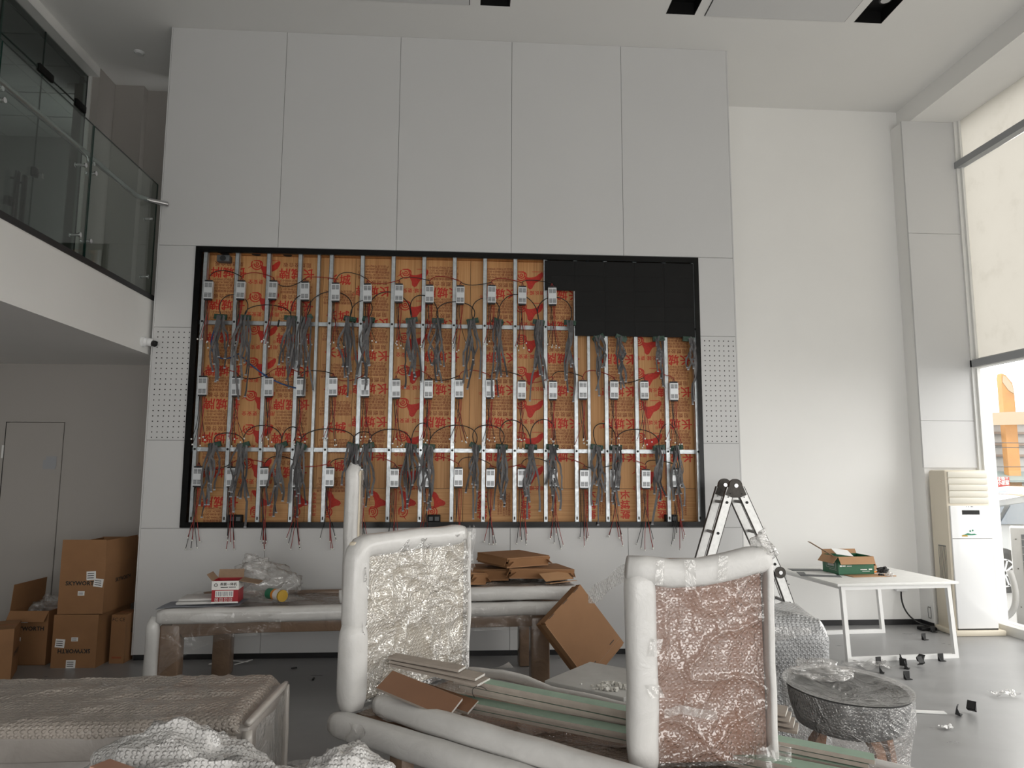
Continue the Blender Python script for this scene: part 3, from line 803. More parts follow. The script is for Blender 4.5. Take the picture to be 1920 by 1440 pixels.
# --- upright wrapped panels standing on the wrapped platform
PLAT = Vector((-.586, -3.465, 0)); PA = -.7069
def upright(name, label, loc, rz, W, H, board, film, seed, edge, k, dirx, diry, amp):
    t = thing(name, label, 'furniture panel', loc, rz, group='upright wrapped panels')
    MB().rbox((W/2, .03, H/2), (W-.05, .05, H-.04), .012).build('board', board, t, True)
    def fn(u, v):
        x = edge*.5+(W-edge*.8)*u; z = .02+(H-.05)*v
        return (x, -.012-folds(u*W/H, v, k, seed, amp*1.5, dirx, diry)-.01*math.sin(PI*u), z)
    MB().grid(fn, 70, 90).build('bubble_film', film, t, 'all')
    return t
A = upright('upright_panel', 'upright panel in sparkling cream bubble wrap with foam edging', (PLAT.x, PLAT.y, .602), .8639, .937, .86, 'cream_board', 'film_bubble_cream', 3, .10, 3.0, 1.3, .8, .020)
arc = [(.055+.07*(1-math.cos(a)), .02, .745+.07*math.sin(a)) for a in (0, .5, 1.0, PI/2)]
foam(A, [(.05, .02, .36)] + arc + [(.90, .02, .825)], .060, .062, upv=(0, 1, 0), seed=1, mat='foam_film', lump=.04)
foam(A, [(.048, .02, .0), (.046, .02, .42)], .072, .070, upv=(0, 1, 0), seed=2, mat='foam')
foam(A, [(.925, .02, .0), (.925, .02, .835)], .016, .05, upv=(0, 1, 0), seed=4, mat='foam', nm='foam_strip')
MB().grid(lambda u, v: (.90+.06*u, -.035-.012*math.sin(7*v), .86-.25*v+.02*math.sin(9*u)), 6, 14).build('loose_film', 'film_clear', A, 'all')

B = upright('upright_panel', 'upright brown leather panel under bubble wrap, thick foam roll down one side', (.700, -4.26, .602), .03, .60, .865, 'brown_leather', 'film_bubble', 11, .12, 2.6, .7, 1.9, .016)
foam(B, [(.045, .01, .0), (.040, .01, .80)], .062, .068, upv=(0, 1, 0), seed=6, mat='foam_film', lump=.05)
foam(B, [(-.015, .0, .815), (.06, -.005, .805), (.17, -.005, .788), (.30, -.005, .792), (.42, -.005, .815), (.52, -.005, .838), (.60, 0, .845)], .055, .058, upv=(0, 0, 1), seed=8, mat='foam', lump=.03)
foam(B, [(.592, .01, .0), (.588, .01, .40), (.596, .01, .86)], .014, .055, upv=(0, 1, 0), seed=9, mat='foam_film', nm='foam_strip')
for x, z, w, h, a in ((.105, .80, .035, .10, .12), (.235, .79, .045, .12, -.05), (.375, .815, .04, .10, .25), (.08, .50, .05, .07, .3), (.075, .33, .06, .05, -.4)):
    MB().grid(lambda u, v: (x+w*(u-.5)+a*.06*(v-.5), -.069-.004*math.sin(11*u+5*v), z+h*(v-.5)), 6, 8).build('tape_strip', 'film_haze', B, 'all')
MB().grid(lambda u, v: (.12+.22*u, -.045-.006*math.sin(14*u), .235+.035*(v-.5)+.012*math.sin(5*u)), 14, 4).build('tape_strip', 'film_haze', B, 'all')
def knot(u, v):
    a = 2*PI*u; r = .045*math.sin(PI*min(.98, v+.02))*(1+.5*noise.noise(Vector((math.cos(a)*2, math.sin(a)*2, v*5))))
    return (.575+r*math.cos(a)*1.2+.02*v, -.01+r*math.sin(a), .84+.11*v-.03*math.cos(a))
MB().grid(knot, 24, 18).build('film_knot', 'film_milky', B, 'all')
MB().grid(lambda u, v: (.0-.115*u, .03+.30*u, .80-.17*u-.045*(v-.5)*(1+.8*math.sin(3*u))+.01*math.sin(9*u+4*v)), 22, 6).build('film_tail', 'film_milky', B, 'all')
MB().grid(lambda u, v: (.50+.14*u, -.05-.05*v*math.sin(PI*u)-.02*math.sin(8*u), .10-.10*v), 14, 8).build('loose_film', 'film_haze', B, 'all')

# --- the wrapped platform they stand on
pf = thing('wrapped_table', 'low brown table under crumpled film, foam rolls along its near edge', 'table', (PLAT.x, PLAT.y, 0), PA)
MB().rbox((1.35, .47, .535), (2.75, .92, .08), .02).build('table_top', 'brown_cloth', pf, True)
MB().grid(lambda u, v: (.0+2.7*u, .05+.86*v, .584+max(0, folds(u*2.7, v*.86, 2.4, 21, .018, 1.2, .9))), 90, 40).build('film_sheet', 'film_bubble', pf, 'all')
foam(pf, [(-.06, -.02, .545), (2.72, .0, .545)], .062, .060, seed=12, mat='foam', lump=.06)
foam(pf, [(.10, .13, .625), (.5, .095, .632), (2.72, .05, .632)], .055, .055, seed=13, mat='foam_film', lump=.05)
foam(pf, [(.0, .935, .60), (.25, .96, .615), (.42, .98, .60), (.6, .965, .585), (2.7, .95, .575)], .02, .028, seed=14, mat='foam', nm='foam_strip')
for x, y in ((.30, .10), (.30, .84), (2.55, .10), (2.55, .84)):
    MB().rbox((x, y, .25), (.09, .09, .50), .012).build('leg', 'film_brown', pf, True)
MB().grid(lambda u, v: (.12+.1*u+.02*math.sin(9*v), -.09-.01*math.sin(6*u), .60-.15*v), 8, 12).build('loose_film', 'film_haze', pf, 'all')
MB().grid(lambda u, v: (.02+.28*u, .965+.02*math.sin(3*u)+.05*v, .605+.09*u*u*(1-v*.5)), 12, 5).build('foam_curl', 'foam', pf, 'all')

# --- plasterboard strips on the platform
def plank(name, label, p0, p1, w, th, mats, group, roll=0.0):
    p0, p1 = Vector(p0), Vector(p1); d = p1-p0; t = thing(name, label, 'plasterboard' if 'plaster' in name else 'board', (p0+p1)/2, group=group)
    x = d.normalized(); y = Vector((0, 0, 1)).cross(x).normalized(); y = (y*math.cos(roll)+x.cross(y)*math.sin(roll)); z = x.cross(y)
    R = Matrix((x, y, z)).transposed(); L = d.length
    MB().box((0, 0, 0), (L, w, th*.8), R).build('core', mats[0], t)
    MB().box(R @ Vector((0, 0, th*.45)), (L-.002, w, th*.1), R).build('face_paper', mats[1], t)
    MB().box(R @ Vector((0, 0, -th*.45)), (L-.002, w, th*.1), R).build('back_paper', mats[2], t)
    for s in (-1, 1): MB().box(R @ Vector((0, s*w*.502, 0)), (L-.004, w*.006, th), R).build('bound_edge', 'gypsum_paper', t)
    return t
GP = 'plasterboard strips on the film-covered table'
green = ['gypsum', 'gypsum_green', 'gypsum_paper']; brown = ['gypsum', 'gypsum_paper', 'gypsum_paper']
S0 = Vector((-.36, -3.32, .79)); S1 = Vector((1.68, -4.33, .655))
for k in range(4):
    off = Vector((.01*k, -.006*k+(.007 if k % 2 else 0), -.0205*k))
    lab = ['topmost', 'second', 'third', 'lowest'][k]
    plank('plasterboard_strip', f'long green-faced plasterboard strip, {lab} of the upper stack', S0+off+Vector((.30+.02*k, -.15, -.02)), S1+off+Vector((-.03*k, .01*k, 0)), .078-.006*(k % 2), .0165, green, GP)
Q0 = Vector((-.12, -3.48, .682)); Q1 = Vector((1.70, -4.52, .625))
for k in range(3):
    off = Vector((.02*k, -.004*k+(.007 if k == 1 else 0), -.0185*k))
    plank('plasterboard_strip', f'long green-faced plasterboard strip, {["topmost", "middle", "lowest"][k]} of the lower stack', Q0+off, Q1+off, .09-.006*(k % 2), .015, green, GP)
for k, (a, b, dz) in enumerate(((0.0, .40, .045), (.02, .50, .028), (.03, .52, .012))):
    d = (S1-S0).normalized()
    plank('plasterboard_offcut', f'short brown-faced plasterboard offcut, {["topmost", "second", "third"][k]} on the stack end beside the cream panel', S0+d*a+Vector((-.02, .01*k, dz)), S0+d*b+Vector((.0, -.02*k, dz-.002)), .085+.02*k, .0125, brown, GP)
plank('brown_board', 'wide dark brown board offcut lying across the foam roll', (-.395, -3.51, .765), (-.035, -3.715, .685), .135, .014, ['gypsum', 'panel_brown', 'panel_brown'], 'dark brown board offcuts', .42)
plank('brown_board', 'smaller brown board offcut peeking from under the wide one', (-.22, -3.50, .715), (.052, -3.66, .672), .10, .013, ['gypsum', 'panel_brown', 'panel_brown'], 'dark brown board offcuts', .3)
for k in range(4):
    plank('plasterboard_offcut', f'short plasterboard piece with printed edge, {["topmost", "second", "third", "lowest"][k]} beside the brown leather panel', (1.10, -3.70-.008*k, .735-.022*k), (1.50+.012*k, -3.93-.01*k, .715-.022*k), .12, .0125, brown, GP)
tag(MB().tube(bez((.06, -3.60, .70), (.02, -3.64, .76), (.08, -3.66, .79), (.12, -3.62, .74), 10), .0015, 5).build('loose_wire', 'wire_black', smooth='all'), 'thin bent wire standing on the plasterboard offcuts', 'wire')
# grey board with plaster crumbs
gb = thing('grey_side_table', 'pale grey table top beyond the film-covered table', 'table', (.47, -2.98, 0), PA)
MB().rbox((.26, .27, .585), (.52, .52, .03), .006).build('table_top', 'board_grey', gb, True)
MB().rbox((.26, .28, .29), (.46, .44, .56), .02).build('wrapped_body', 'film_taupe', gb, True)
pc = MB(); rnd = random.Random(5)
for k in range(60):
    a = rnd.uniform(0, 2*PI); r = .07+rnd.gauss(0, .016); s = rnd.uniform(.006, .018)
    c = Vector((.835+r*math.cos(a), -3.13+.8*r*math.sin(a), .601+s*.5))
    pc.box(c, (s*1.4, s, s), Matrix.Rotation(rnd.uniform(0, 3), 3, 'Z') @ Matrix.Rotation(rnd.uniform(-.6, .6), 3, 'X'))
for k in range(18):
    s = rnd.uniform(.005, .012); pc.box((.835+rnd.gauss(-.05, .07), -3.13+rnd.gauss(0, .05), .601+s*.5), (s*1.5, s, s), Matrix.Rotation(rnd.uniform(0, 3), 3, 'Z'))
tag(pc.build('plaster_crumbs', 'plaster'), 'ring of broken white plaster crumbs on the grey table', 'crumbs', kind='stuff')

# --- cabinet in taupe film with bubble sheet
cb_ = thing('wrapped_cabinet', 'long low cabinet wrapped in taupe film under a bubble sheet', 'cabinet', (-1.85, -3.75, 0))
MB().rbox((0, .02, .365), (1.90, .62, .73), .03).build('body', 'film_taupe', cb_, True)
def top_sheet(u, v):
    x = -1.10+2.03*u; y = -.315+.70*v
    e = 0
    z = .752+.010*folds(u*3, v, 1.6, 31, 1.0)+.004*math.sin(20*v+3*noise.noise(Vector((u*3, v, 0))))
    if v < .06: z -= (.06-v)*.9; y = -.315
    if u > .97: z -= (u-.97)*2.0
    if u > .80: y = y*(1-.35*(u-.8)) + .03*(u-.8)
    return (x, y, z)
MB().grid(top_sheet, 120, 50).build('bubble_sheet', 'bubble_taupe', cb_, 'all')
foam(cb_, [(.935, -.28, .02), (.935, -.28, .71)], .022, .022, seed=41, mat='foam_taupe')
foam(cb_, [(.955, .30, .02), (.955, .30, .735)], .014, .02, seed=42, mat='foam_taupe', nm='foam_strip')
foam(cb_, [(.93, -.27, .735), (.955, .30, .742)], .016, .014, seed=43, mat='foam_taupe')
foam(cb_, [(-.95, -.305, .66), (.90, -.305, .66)], .012, .05, seed=44, mat='film_taupe', nm='film_band')
MB().grid(lambda u, v: (.962+.01*math.sin(9*u+3*v), -.26+.54*u, .05+.65*v-.1*u*(1-v)), 16, 16).build('side_film', 'film_haze', cb_, 'all')
tag(MB().grid(lambda u, v: (-.93+.66*u, -3.42+.32*u+.03*(v-.5)*(1+.5*math.sin(8*u)), .33-.05*math.sin(PI*u)+.10*u+.012*math.sin(15*u+6*v)), 30, 4).build('twisted_film', 'film_haze', smooth='all'),
    'twisted strand of clear film stretched from the cabinet to the foam roll', 'film')

# --- heap of bubble wrap near the viewer
hp = thing('bubble_wrap_heap', 'crumpled white bubble wrap heap around brown boards near the cabinet', 'bubble wrap', (-.80, -4.72, 0))
def lump(cx, cy, cz, rx, ry, rz, seed, amp=.25):
    def fn(u, v):
        a = 2*PI*u; b = PI*(v-.5); n = Vector((math.cos(b)*math.cos(a), math.cos(b)*math.sin(a), math.sin(b)))
        k = 1+amp*noise.fractal(n*1.6+Vector((seed, 0, 0)), 1, 2, 3)+.10*max(0, ridge(n.x*2+seed, n.y*2, n.z*2))**3
        return (cx+rx*n.x*k, cy+ry*n.y*k, cz+rz*n.z*k)
    return MB().grid(fn, 64, 40)
lump(-.21, .12, .70, .30, .20, .205, 1).build('bubble_fold', 'bubble_white', hp, 'all')
lump(.02, -.06, .69, .33, .16, .185, 2).build('bubble_fold', 'bubble_white', hp, 'all')
lump(.38, .02, .69, .20, .18, .165, 3).build('bubble_fold', 'bubble_white', hp, 'all')
lump(-.30, -.20, .64, .28, .22, .20, 4).build('bubble_fold', 'bubble_white', hp, 'all')
MB().rbox((0, 0, .28), (1.0, .5, .56), .05).build('boxed_core', 'film_taupe', hp, True)
MB().box((-.16, -.17, .85), (.34, .16, .02), Matrix.Rotation(.35, 3, 'Y') @ Matrix.Rotation(-.25, 3, 'X')).build('brown_insert', 'brown_leather', hp)
MB().box((.40, -.14, .80), (.16, .10, .02), Matrix.Rotation(.1, 3, 'Y')).build('brown_insert', 'brown_leather', hp)

# --- long wrapped table at the back
TA = math.radians(3.4)
bt = thing('wrapped_table', 'long table wrapped in foam and film in front of the feature wall', 'table', (-2.40, -1.33, 0), TA)
MB().rbox((1.65, .50, .64), (3.28, .96, .05), .012).build('table_top', 'brown_cloth', bt, True)
MB().rbox((1.65, .02, .575), (3.1, .05, .11), .012).build('apron', 'film_brown', bt, True)
foam(bt, [(.0, -.01, .665), (2.28, -.01, .672)], .068, .058, seed=51, mat='foam_film', lump=.03)
foam(bt, [(2.28, -.005, .670), (3.30, 0, .668)], .060, .054, seed=52, mat='foam_film', lump=.04)
foam(bt, [(.02, .02, .66), (.03, .98, .66)], .045, .045, seed=53, mat='foam_film')
foam(bt, [(.05, .985, .665), (3.28, .985, .665)], .03, .03, seed=54, mat='film_brown', nm='edge_roll')
MB().grid(lambda u, v: (.03+3.24*u, .03+.93*v, .668+max(0, folds(u*3.2, v, 2.0, 55, .006, 1.5, .5))), 90, 24).build('film_sheet', 'film_tight', bt, 'all')
for x, y in ((.09, .06), (.30, .80), (3.05, .06), (3.05, .80)):
    lg = MB().rbox((x, y, .30), (.16, .14, .60), .02).build('leg', 'film_brown', bt, True)
foam(bt, [(-.015, -.005, .66), (-.03, -.02, .60), (-.03, -.02, .0)], .05, .05, upv=(0, 1, 0), seed=56, mat='foam_film', nm='foam_leg_roll')
MB().rbox((.42, .05, .535), (.5, .10, .06), .02, Matrix.Rotation(-.05, 3, 'Y')).build('corner_wrap', 'film_brown', bt, True)
MB().grid(lambda u, v: (.05+.9*u, -.078-.004*math.sin(9*u+7*v), .70-.18*v-.28*(1-u)**3*v), 30, 14).build('stretch_film', 'film_tight', bt, 'all')
MB().grid(lambda u, v: (1.7+1.3*u, -.070-.004*math.sin(9*u+7*v), .70-.19*v), 30, 10).build('stretch_film', 'film_tight', bt, 'all')
# a second wrapped top lying on it
ut = thing('wrapped_board', 'foam-edged board lying on the far end of the long wrapped table', 'board', (-.03, -1.15, .735), TA)
MB().rbox((.50, .42, .045), (.95, .8, .07), .02).build('board', 'brown_cloth', ut, True)
foam(ut, [(.0, -.0, .05), (.95, .0, .055), (1.03, .03, .06)], .052, .056, seed=61, mat='foam_film', lump=.04)
foam(ut, [(.98, .02, .05), (1.0, .85, .05)], .04, .045, seed=62, mat='foam')
MB().grid(lambda u, v: (.0+.98*u, .02+.8*v, .094+max(0, folds(u, v, 3.0, 63, .016))), 40, 30).build('bubble_sheet', 'bubble_taupe', ut, 'all')
# tall foam-wrapped panel seen edge-on, standing on the long table
ep = thing('edge_on_panel', 'tall narrow foam-wrapped panel standing on edge on the long table', 'furniture panel', (-.94, -1.16, .735), .10)
foam(ep, [(-.01, 0, .0), (-.012, 0, .55), (-.008, 0, 1.06), (.02, 0, 1.125)], .058, .055, upv=(0, 1, 0), seed=71, mat='foam_film', lump=.04)
MB().rbox((.035, .28, .55), (.05, .52, 1.06), .01).build('board', 'cream_board', ep, True)
MB().grid(lambda u, v: (.066+.004*math.sin(20*v), .03+.5*u, .02+1.05*v), 8, 30).build('film_sheet', 'film_bubble_cream', ep, 'all')
foam(ep, [(-.055, -.02, .0), (-.065, -.02, .10)], .012, .03, seed=72, mat='foam', nm='foam_tail')
MB().grid(lambda u, v: (-.03+.09*u, -.03+.06*u, 1.09+.05*v*(1-u*.5)+.01*math.sin(12*u)), 8, 6).build('tape_cap', 'film_haze', ep, 'all')

# --- things on the long table
def tw(x, y, z): 
    c, s = math.cos(TA), math.sin(TA); return (-2.40+x*c-y*s, -1.33+x*s+y*c, z)
fs = [(.06, .07, .745, .30, 'lower'), (.07, .085, .770, .29, 'upper')]
for x, y, z, w, n in fs:
    t = thing('foam_sheet', f'{n} of two folded white foam sheets beside the red carton', 'foam sheet', tw(x+.18, y+.13, z), TA+.05, group='folded white foam sheets')
    MB().rbox((0, 0, 0), (w, .24, .022), .010).build('sheet', 'foam', t, True)
    MB().rbox((0, .0, .006), (w-.02, .245, .006), .003).build('fold', 'foam', t, True)
tag(MB().grid(lambda u, v: tw(-.02+.62*u, -.03+.36*v+.06*u, .728+.004*math.sin(7*u+4*v)-.05*max(0, .12-u)), 24, 14).build('grey_cloth', 'felt_grey', smooth='all'), 'crumpled blue-grey felt cloth under the white foam sheets', 'cloth')
def flap(parent, hinge, along, out, w, l, ang, mat, nm='flap', th=.004):
    """cardboard flap hinged on an edge; ang 0 = straight up, PI/2 = folded out flat"""
    h = Vector(hinge); a = Vector(along).normalized(); o = Vector(out).normalized(); d = Vector((0, 0, 1))*math.cos(ang)+o*math.sin(ang)
    n = a.cross(d).normalized(); m = MB()
    P = [h-a*w/2, h+a*w/2, h+a*w/2*.97+d*l, h-a*w/2*.97+d*l]
    m.add([p+n*th/2 for p in P]+[p-n*th/2 for p in P], [(0, 1, 2, 3), (7, 6, 5, 4), (0, 4, 5, 1), (1, 5, 6, 2), (2, 6, 7, 3), (3, 7, 4, 0)])
    return m.build(nm, mat, parent)
def carton(name, label, loc, rz, w, d, h, mat, flaps=(), group=None, inner='cardboard', th=.006, closed=False):
    t = thing(name, label, 'box', loc, rz, group)
    if closed:
        b = MB().bb(-w/2, w/2, -d/2, d/2, 0, h)
        b.build('carton_body', mat, t)
        MB().bb(-w/2+.001, w/2-.001, -.002, .002, h, h+.0015).build('lid_seam', 'ink_brown', t)
    else:
        MB().bb(-w/2, w/2, -d/2, d/2, 0, th).build('bottom', mat, t)
        MB().bb(-w/2, w/2, -d/2, -d/2+th, 0, h).build('side', mat, t); MB().bb(-w/2, w/2, d/2-th, d/2, 0, h).build('side', mat, t)
        MB().bb(-w/2, -w/2+th, -d/2+th, d/2-th, 0, h).build('side', mat, t); MB().bb(w/2-th, w/2, -d/2+th, d/2-th, 0, h).build('side', mat, t)
    for side, ang, l in flaps:
        if side == 'f': flap(t, (0, -d/2, h), (1, 0, 0), (0, -1, 0), w, l, ang, inner)
        if side == 'b': flap(t, (0, d/2, h), (1, 0, 0), (0, 1, 0), w, l, ang, inner)
        if side == 'l': flap(t, (-w/2, 0, h), (0, 1, 0), (-1, 0, 0), d, l, ang, inner)
        if side == 'r': flap(t, (w/2, 0, h), (0, 1, 0), (1, 0, 0), d, l, ang, inner)
    return t
def on_front(t, me, x, z, d, nm='printed_lettering', rot=FRONT, sc=None): return obj(nm, me, t, (x, -d/2-.0012, z), rot, sc)
rc = carton('small_carton', 'small open red and white carton on the long wrapped table', tw(.475, .16, .745), TA+.02, .205, .19, .175, 'red_print', (('l', .7, .07), ('b', .25, .07), ('r', 1.75, .16)), inner='cardboard_raw')
MB().bb(-.104, .104, -.0965, -.0945, .105, .175).build('white_band', 'white_print', rc)
MB().bb(.1022, .1042, -.094, .094, .105, .175).build('white_band', 'white_print', rc)
MB().bb(-.104, .104, -.0965, -.0945, .0, .012).build('white_band', 'white_print', rc)
MB().bb(-.075, .065, -.0970, -.0945, .048, .098).build('white_label', 'white_print', rc)
for k in range(9): MB().bb(-.068+k*.0145, -.068+k*.0145+(.009 if k % 3 else .005), -.0976, -.0968, .055+.004*(k % 2), .091).build('printed_mark', 'paper_grey', rc)
on_front(rc, text_mesh('券票一体机', .026, 'ink_black', .0004), .025, .148, .194); MB().bb(-.035, .022, -.0976, -.0968, .123, .128).build('printed_mark', 'ink_black', rc); MB().bb(.030, .082, -.0976, -.0968, .123, .128).build('printed_mark', 'ink_black', rc)
on_front(rc, text_mesh('◎', .036, 'ink_black'), -.072, .142, .194)
for k, ch in enumerate('▼▤↑☂'): 
    q = on_front(rc, text_mesh('□', .034, 'white_print', .0), -.063+.036*k, .026, .194); on_front(rc, text_mesh(ch, .016, 'white_print'), -.063+.036*k, .026, .1945)
# clear bag with a can in it
bagt = thing('plastic_bag', 'crumpled clear plastic bag slumped behind the red carton', 'bag', tw(.68, .46, .735), TA)
lump(0, 0, .10, .30, .15, .16, 8, .35).build('bag', 'film_haze', bagt, 'all')
lump(-.06, 0, .22, .12, .08, .12, 9, .5).build('bag_peak', 'film_haze', bagt, 'all')
lump(.16, -.22, .01, .20, .14, .02, 15, .3).build('bag_tail', 'film_clear', bagt, 'all')
ct_ = thing('paint_can', 'can with yellow lid and orange and green bands lying by the clear bag', 'can', tw(.845, .20, .785), rot=(0, 0, TA+.75))
MB().cyl((0, -.055, 0), .045, .09, 'y', 20).build('body', 'white_print', ct_, True)
MB().cyl((0, -.105, 0), .048, .016, 'y', 20).build('lid', 'yellow_plastic', ct_, True)
MB().cyl((0, -.01, 0), .0455, .03, 'y', 20).build('orange_band', 'orange_plastic', ct_, True)
MB().cyl((0, .05, 0), .044, .08, 'y', 20).build('green_band', 'green_plastic', ct_, True)
# flat mailer cartons on the raised board
def mailer(name, label, loc, rot, w, d, h, group, lid=0.0, mat='cardboard'):
    t = thing(name, label, 'box', loc, group=group, rot=rot)
    MB().bb(-w/2, w/2, -d/2, d/2, 0, h*.45).build('tray', mat, t)
    MB().bb(-w/2-.004, w/2+.004, -d/2-.004, d/2+.004, h*.62, h).build('lid', mat, t)
    for s in (-1, 1):
        MB().box((s*(w/2+.010), 0, h*.56), (.005, d*.96, h*.75), Matrix.Rotation(-s*.35, 3, 'Y')).build('side_flap', mat, t)
    MB().box((0, -d/2-.012, h*.52), (w*.98, .005, h*.8), Matrix.Rotation(.35, 3, 'X')).build('front_flap', mat, t)
    for s in (-1, 1): MB().box((s*w*.46, -d/2-.02, h*.45), (.06, .05, .004), Matrix.Rotation(s*.6, 3, 'Y')).build('corner_tab', mat, t)
    return t
GM = 'flat brown mailer cartons'
mailer('mailer_carton', 'flat brown carton on top of the carton pile', (.44, -.74, .985), (0.03, .02, .62), .48, .42, .085, GM)
mailer('mailer_carton', 'brown carton in the middle of the pile, front flap sprung open', (.63, -.72, .875), (0.0, .05, .25), .60, .42, .085, GM, mat='cardboard')
mailer('mailer_carton', 'brown carton at the base of the pile beside the cream panel', (.20, -.70, .855), (0.0, -.03, -.1), .42, .40, .10, GM)
mailer('mailer_carton', 'dark end of a brown carton hanging beside the cream panel', (.05, -.98, .845), (0.0, .12, .9), .22, .18, .10, GM)
ft = thing('open_flap_carton', 'bent pale brown carton flap sticking out of the pile', 'box', (.80, -.98, .87), rot=(0, 0, .55))
MB().box((0, 0, .035), (.30, .11, .005), Matrix.Rotation(.5, 3, 'X')).build('flap', 'cardboard_light', ft); MB().box((0, -.075, -.005), (.30, .06, .005), Matrix.Rotation(-.15, 3, 'X')).build('flap_lip', 'cardboard_light', ft)
# big brown carton leaning on the table end
lx = Vector((.357, .05, .278)).normalized(); ly = Vector((.444, -.03, -.412)).normalized(); ln = lx.cross(ly).normalized(); ly = ln.cross(lx)
if ln.y > 0: ln = -ln
nb = (ln+Vector((.38, 0, .12))).normalized()
lx = (lx-nb*lx.dot(nb)).normalized(); ly = nb.cross(lx); ly = ly if ly.z < 0 else -ly
Rm = Matrix((lx, ly, lx.cross(ly))).transposed(); sg = 1 if (Rm @ Vector((0, 0, 1))).dot(nb) > 0 else -1
lc = thing('leaning_carton', 'square brown mailer carton tipped on its corner against the table end', 'box', Vector((.636, -1.55, .632)))
W_, H_, D_ = .455, .60, .15
def lb(x0, x1, y0, y1, z0, z1, nm, mat, R2=None):
    c = Vector(((x0+x1)/2, (y0+y1)/2, sg*(z0+z1)/2)); MB().box(Rm @ c, (x1-x0, y1-y0, abs(z1-z0)), Rm if R2 is None else Rm @ R2).build(nm, mat, lc)
lb(0, W_, 0, H_, -.065, .0, 'lid', 'cardboard'); lb(-.004, W_+.004, .012, H_-.012, -.15, -.072, 'tray', 'cardboard')
lb(-.007, -.002, .02, H_-.01, -.075, .004, 'side_flap', 'cardboard_light')
lb(.02, W_-.02, H_, H_+.004, -.10, .002, 'end_flap', 'cardboard_light')
for x in (.10, .34): lb(x, x+.055, H_-.085, H_-.079, .0005, .0015, 'slot', 'hole')
for x in (.05, .22, .36): lb(x, x+.06, .002, .007, .0005, .0015, 'slot', 'hole')
lb(.0, W_, H_-.055, H_-.053, .0004, .001, 'crease', 'cardboard_raw')
su = thing('wrapped_bundle', 'film-wrapped bundle on the floor under the leaning carton', 'bundle', (1.05, -1.55, 0), .2)
lump(0, 0, .085, .30, .22, .10, 20, .2).build('bundle', 'bubble_taupe', su, 'all')
# ------------------------------------------------------------------ ladder against the wall
ld = thing('folding_ladder', 'aluminium multi-hinge ladder standing as an A-frame before the feature wall', 'ladder', (0, 0, 0))
AP = (2.51, 1.70)
def rail(p, q, y, nm='rail'):
    p, q = Vector((p[0], y, p[1])), Vector((q[0], y, q[1]))
    m = MB(); m.sweep([p, q], [(.013, .040), (-.013, .040), (-.013, -.040), (.013, -.040)], upv=(1, 0, 0))
    r = m.build(nm, 'alu', ld)
    d = (q-p).normalized()
    for s in (-1, 1):
        e = MB(); o = Vector((d.z, 0, -d.x))*.039*s
        e.sweep([p+o, q+o], [(.0145, .003), (-.0145, .003), (-.0145, -.003), (.0145, -.003)], upv=(1, 0, 0)); e.build('rail_edge', 'hinge', r)
    return r
LEFT = [(2.465, 1.66), (2.18, .80), (1.90, .0)]; RIGHT = [(2.555, 1.66), (2.885, .90), (3.19, .0)]
for y in (-.47, -.75):
    for leg in (LEFT, RIGHT):
        for a, b in zip(leg, leg[1:]): rail(a, b, y)
for y in (-.47, -.75):
    for (x, z), r in (((2.51, 1.685), .062), ((2.18, .80), .052), ((2.90, .895), .052)):
        h = MB().cyl((x, y-.004, z), r, .036, 'y', 24)
        if z > 1: h.prism([(x-.10, z-.085), (x-.035, z-.11), (x+.035, z-.11), (x+.10, z-.085), (x+.055, z+.02), (x-.055, z+.02)], y-.02, y+.012, 'y')
        o = h.build('hinge', 'hinge', ld, True)
        MB().cyl((x, y-.026, z), .018, .012, 'y', 14).build('hinge_pin', 'chrome', o, True)
        for k in range(4):
            s = -1 if k < 2 else 1
            MB().cyl((x+s*(.055+.02*(k % 2)), y-.021, z-.075-.03*(k % 2)), .005, .006, 'y', 8).build('rivet', 'rubber', o)
for leg in (LEFT, RIGHT):
    for zz in (1.53, 1.25, .97, .62, .33, .08):
        for a, b in zip(leg, leg[1:]):
            if b[1] <= zz < a[1]:
                t_ = (a[1]-zz)/(a[1]-b[1]); x = a[0]+(b[0]-a[0])*t_
                o = MB().cyl((x, -.61, zz), .015, .30, 'y', 10).build('rung', 'condenser_grey', ld, True)
                MB().cyl((x, -.763, zz), .014, .012, 'y', 6).build('rung_end', 'rubber', o)
for x in (1.90, 3.19):
    for y in (-.47, -.75): MB().rbox((x, y, .02), (.06, .05, .04), .008).build('rubber_foot', 'rubber', ld, True)

# ------------------------------------------------------------------ white desk and what lies on it
DZ = .74; DA = math.radians(4.5); DO = Vector((3.60, -.46, 0))
dk = thing('steel_desk', 'white desk with loop-shaped square steel legs by the far wall', 'desk', DO, DA)
DW, DD = 1.30, 1.22
MB().rbox((DW/2, DD/2, DZ-.0125), (DW, DD, .025), .003).build('desk_top', 'table_white', dk, True)
def loop(y):
    m = MB(); zt, zb = DZ-.025, 0.0; x0, x1 = .055, DW-.055; q = .04
    m.prism([(x0, zt-q), (x0+q, zt-q), (x0+q+.02, zb), (x0+.02, zb)], y-q/2, y+q/2, 'y') if False else None
    sp = .035
    m.prism([(x0, zt), (x0+q, zt), (x0+q-sp+.06, zb), (x0-sp+.06, zb)], y-q/2, y+q/2, 'y')
    m.prism([(x1-q, zt), (x1, zt), (x1+sp, zb), (x1-q+sp, zb)], y-q/2, y+q/2, 'y')
    o = m.build('leg', 'steel_white', dk)
    MB().bb(x0+q, x1-q, y-q/2, y+q/2, zt-q, zt).build('top_bar', 'steel_white', dk)
    MB().bb(x0+.06+q-sp, x1-q+sp, y-q/2, y+q/2, 0, q).build('foot_bar', 'steel_white', dk)
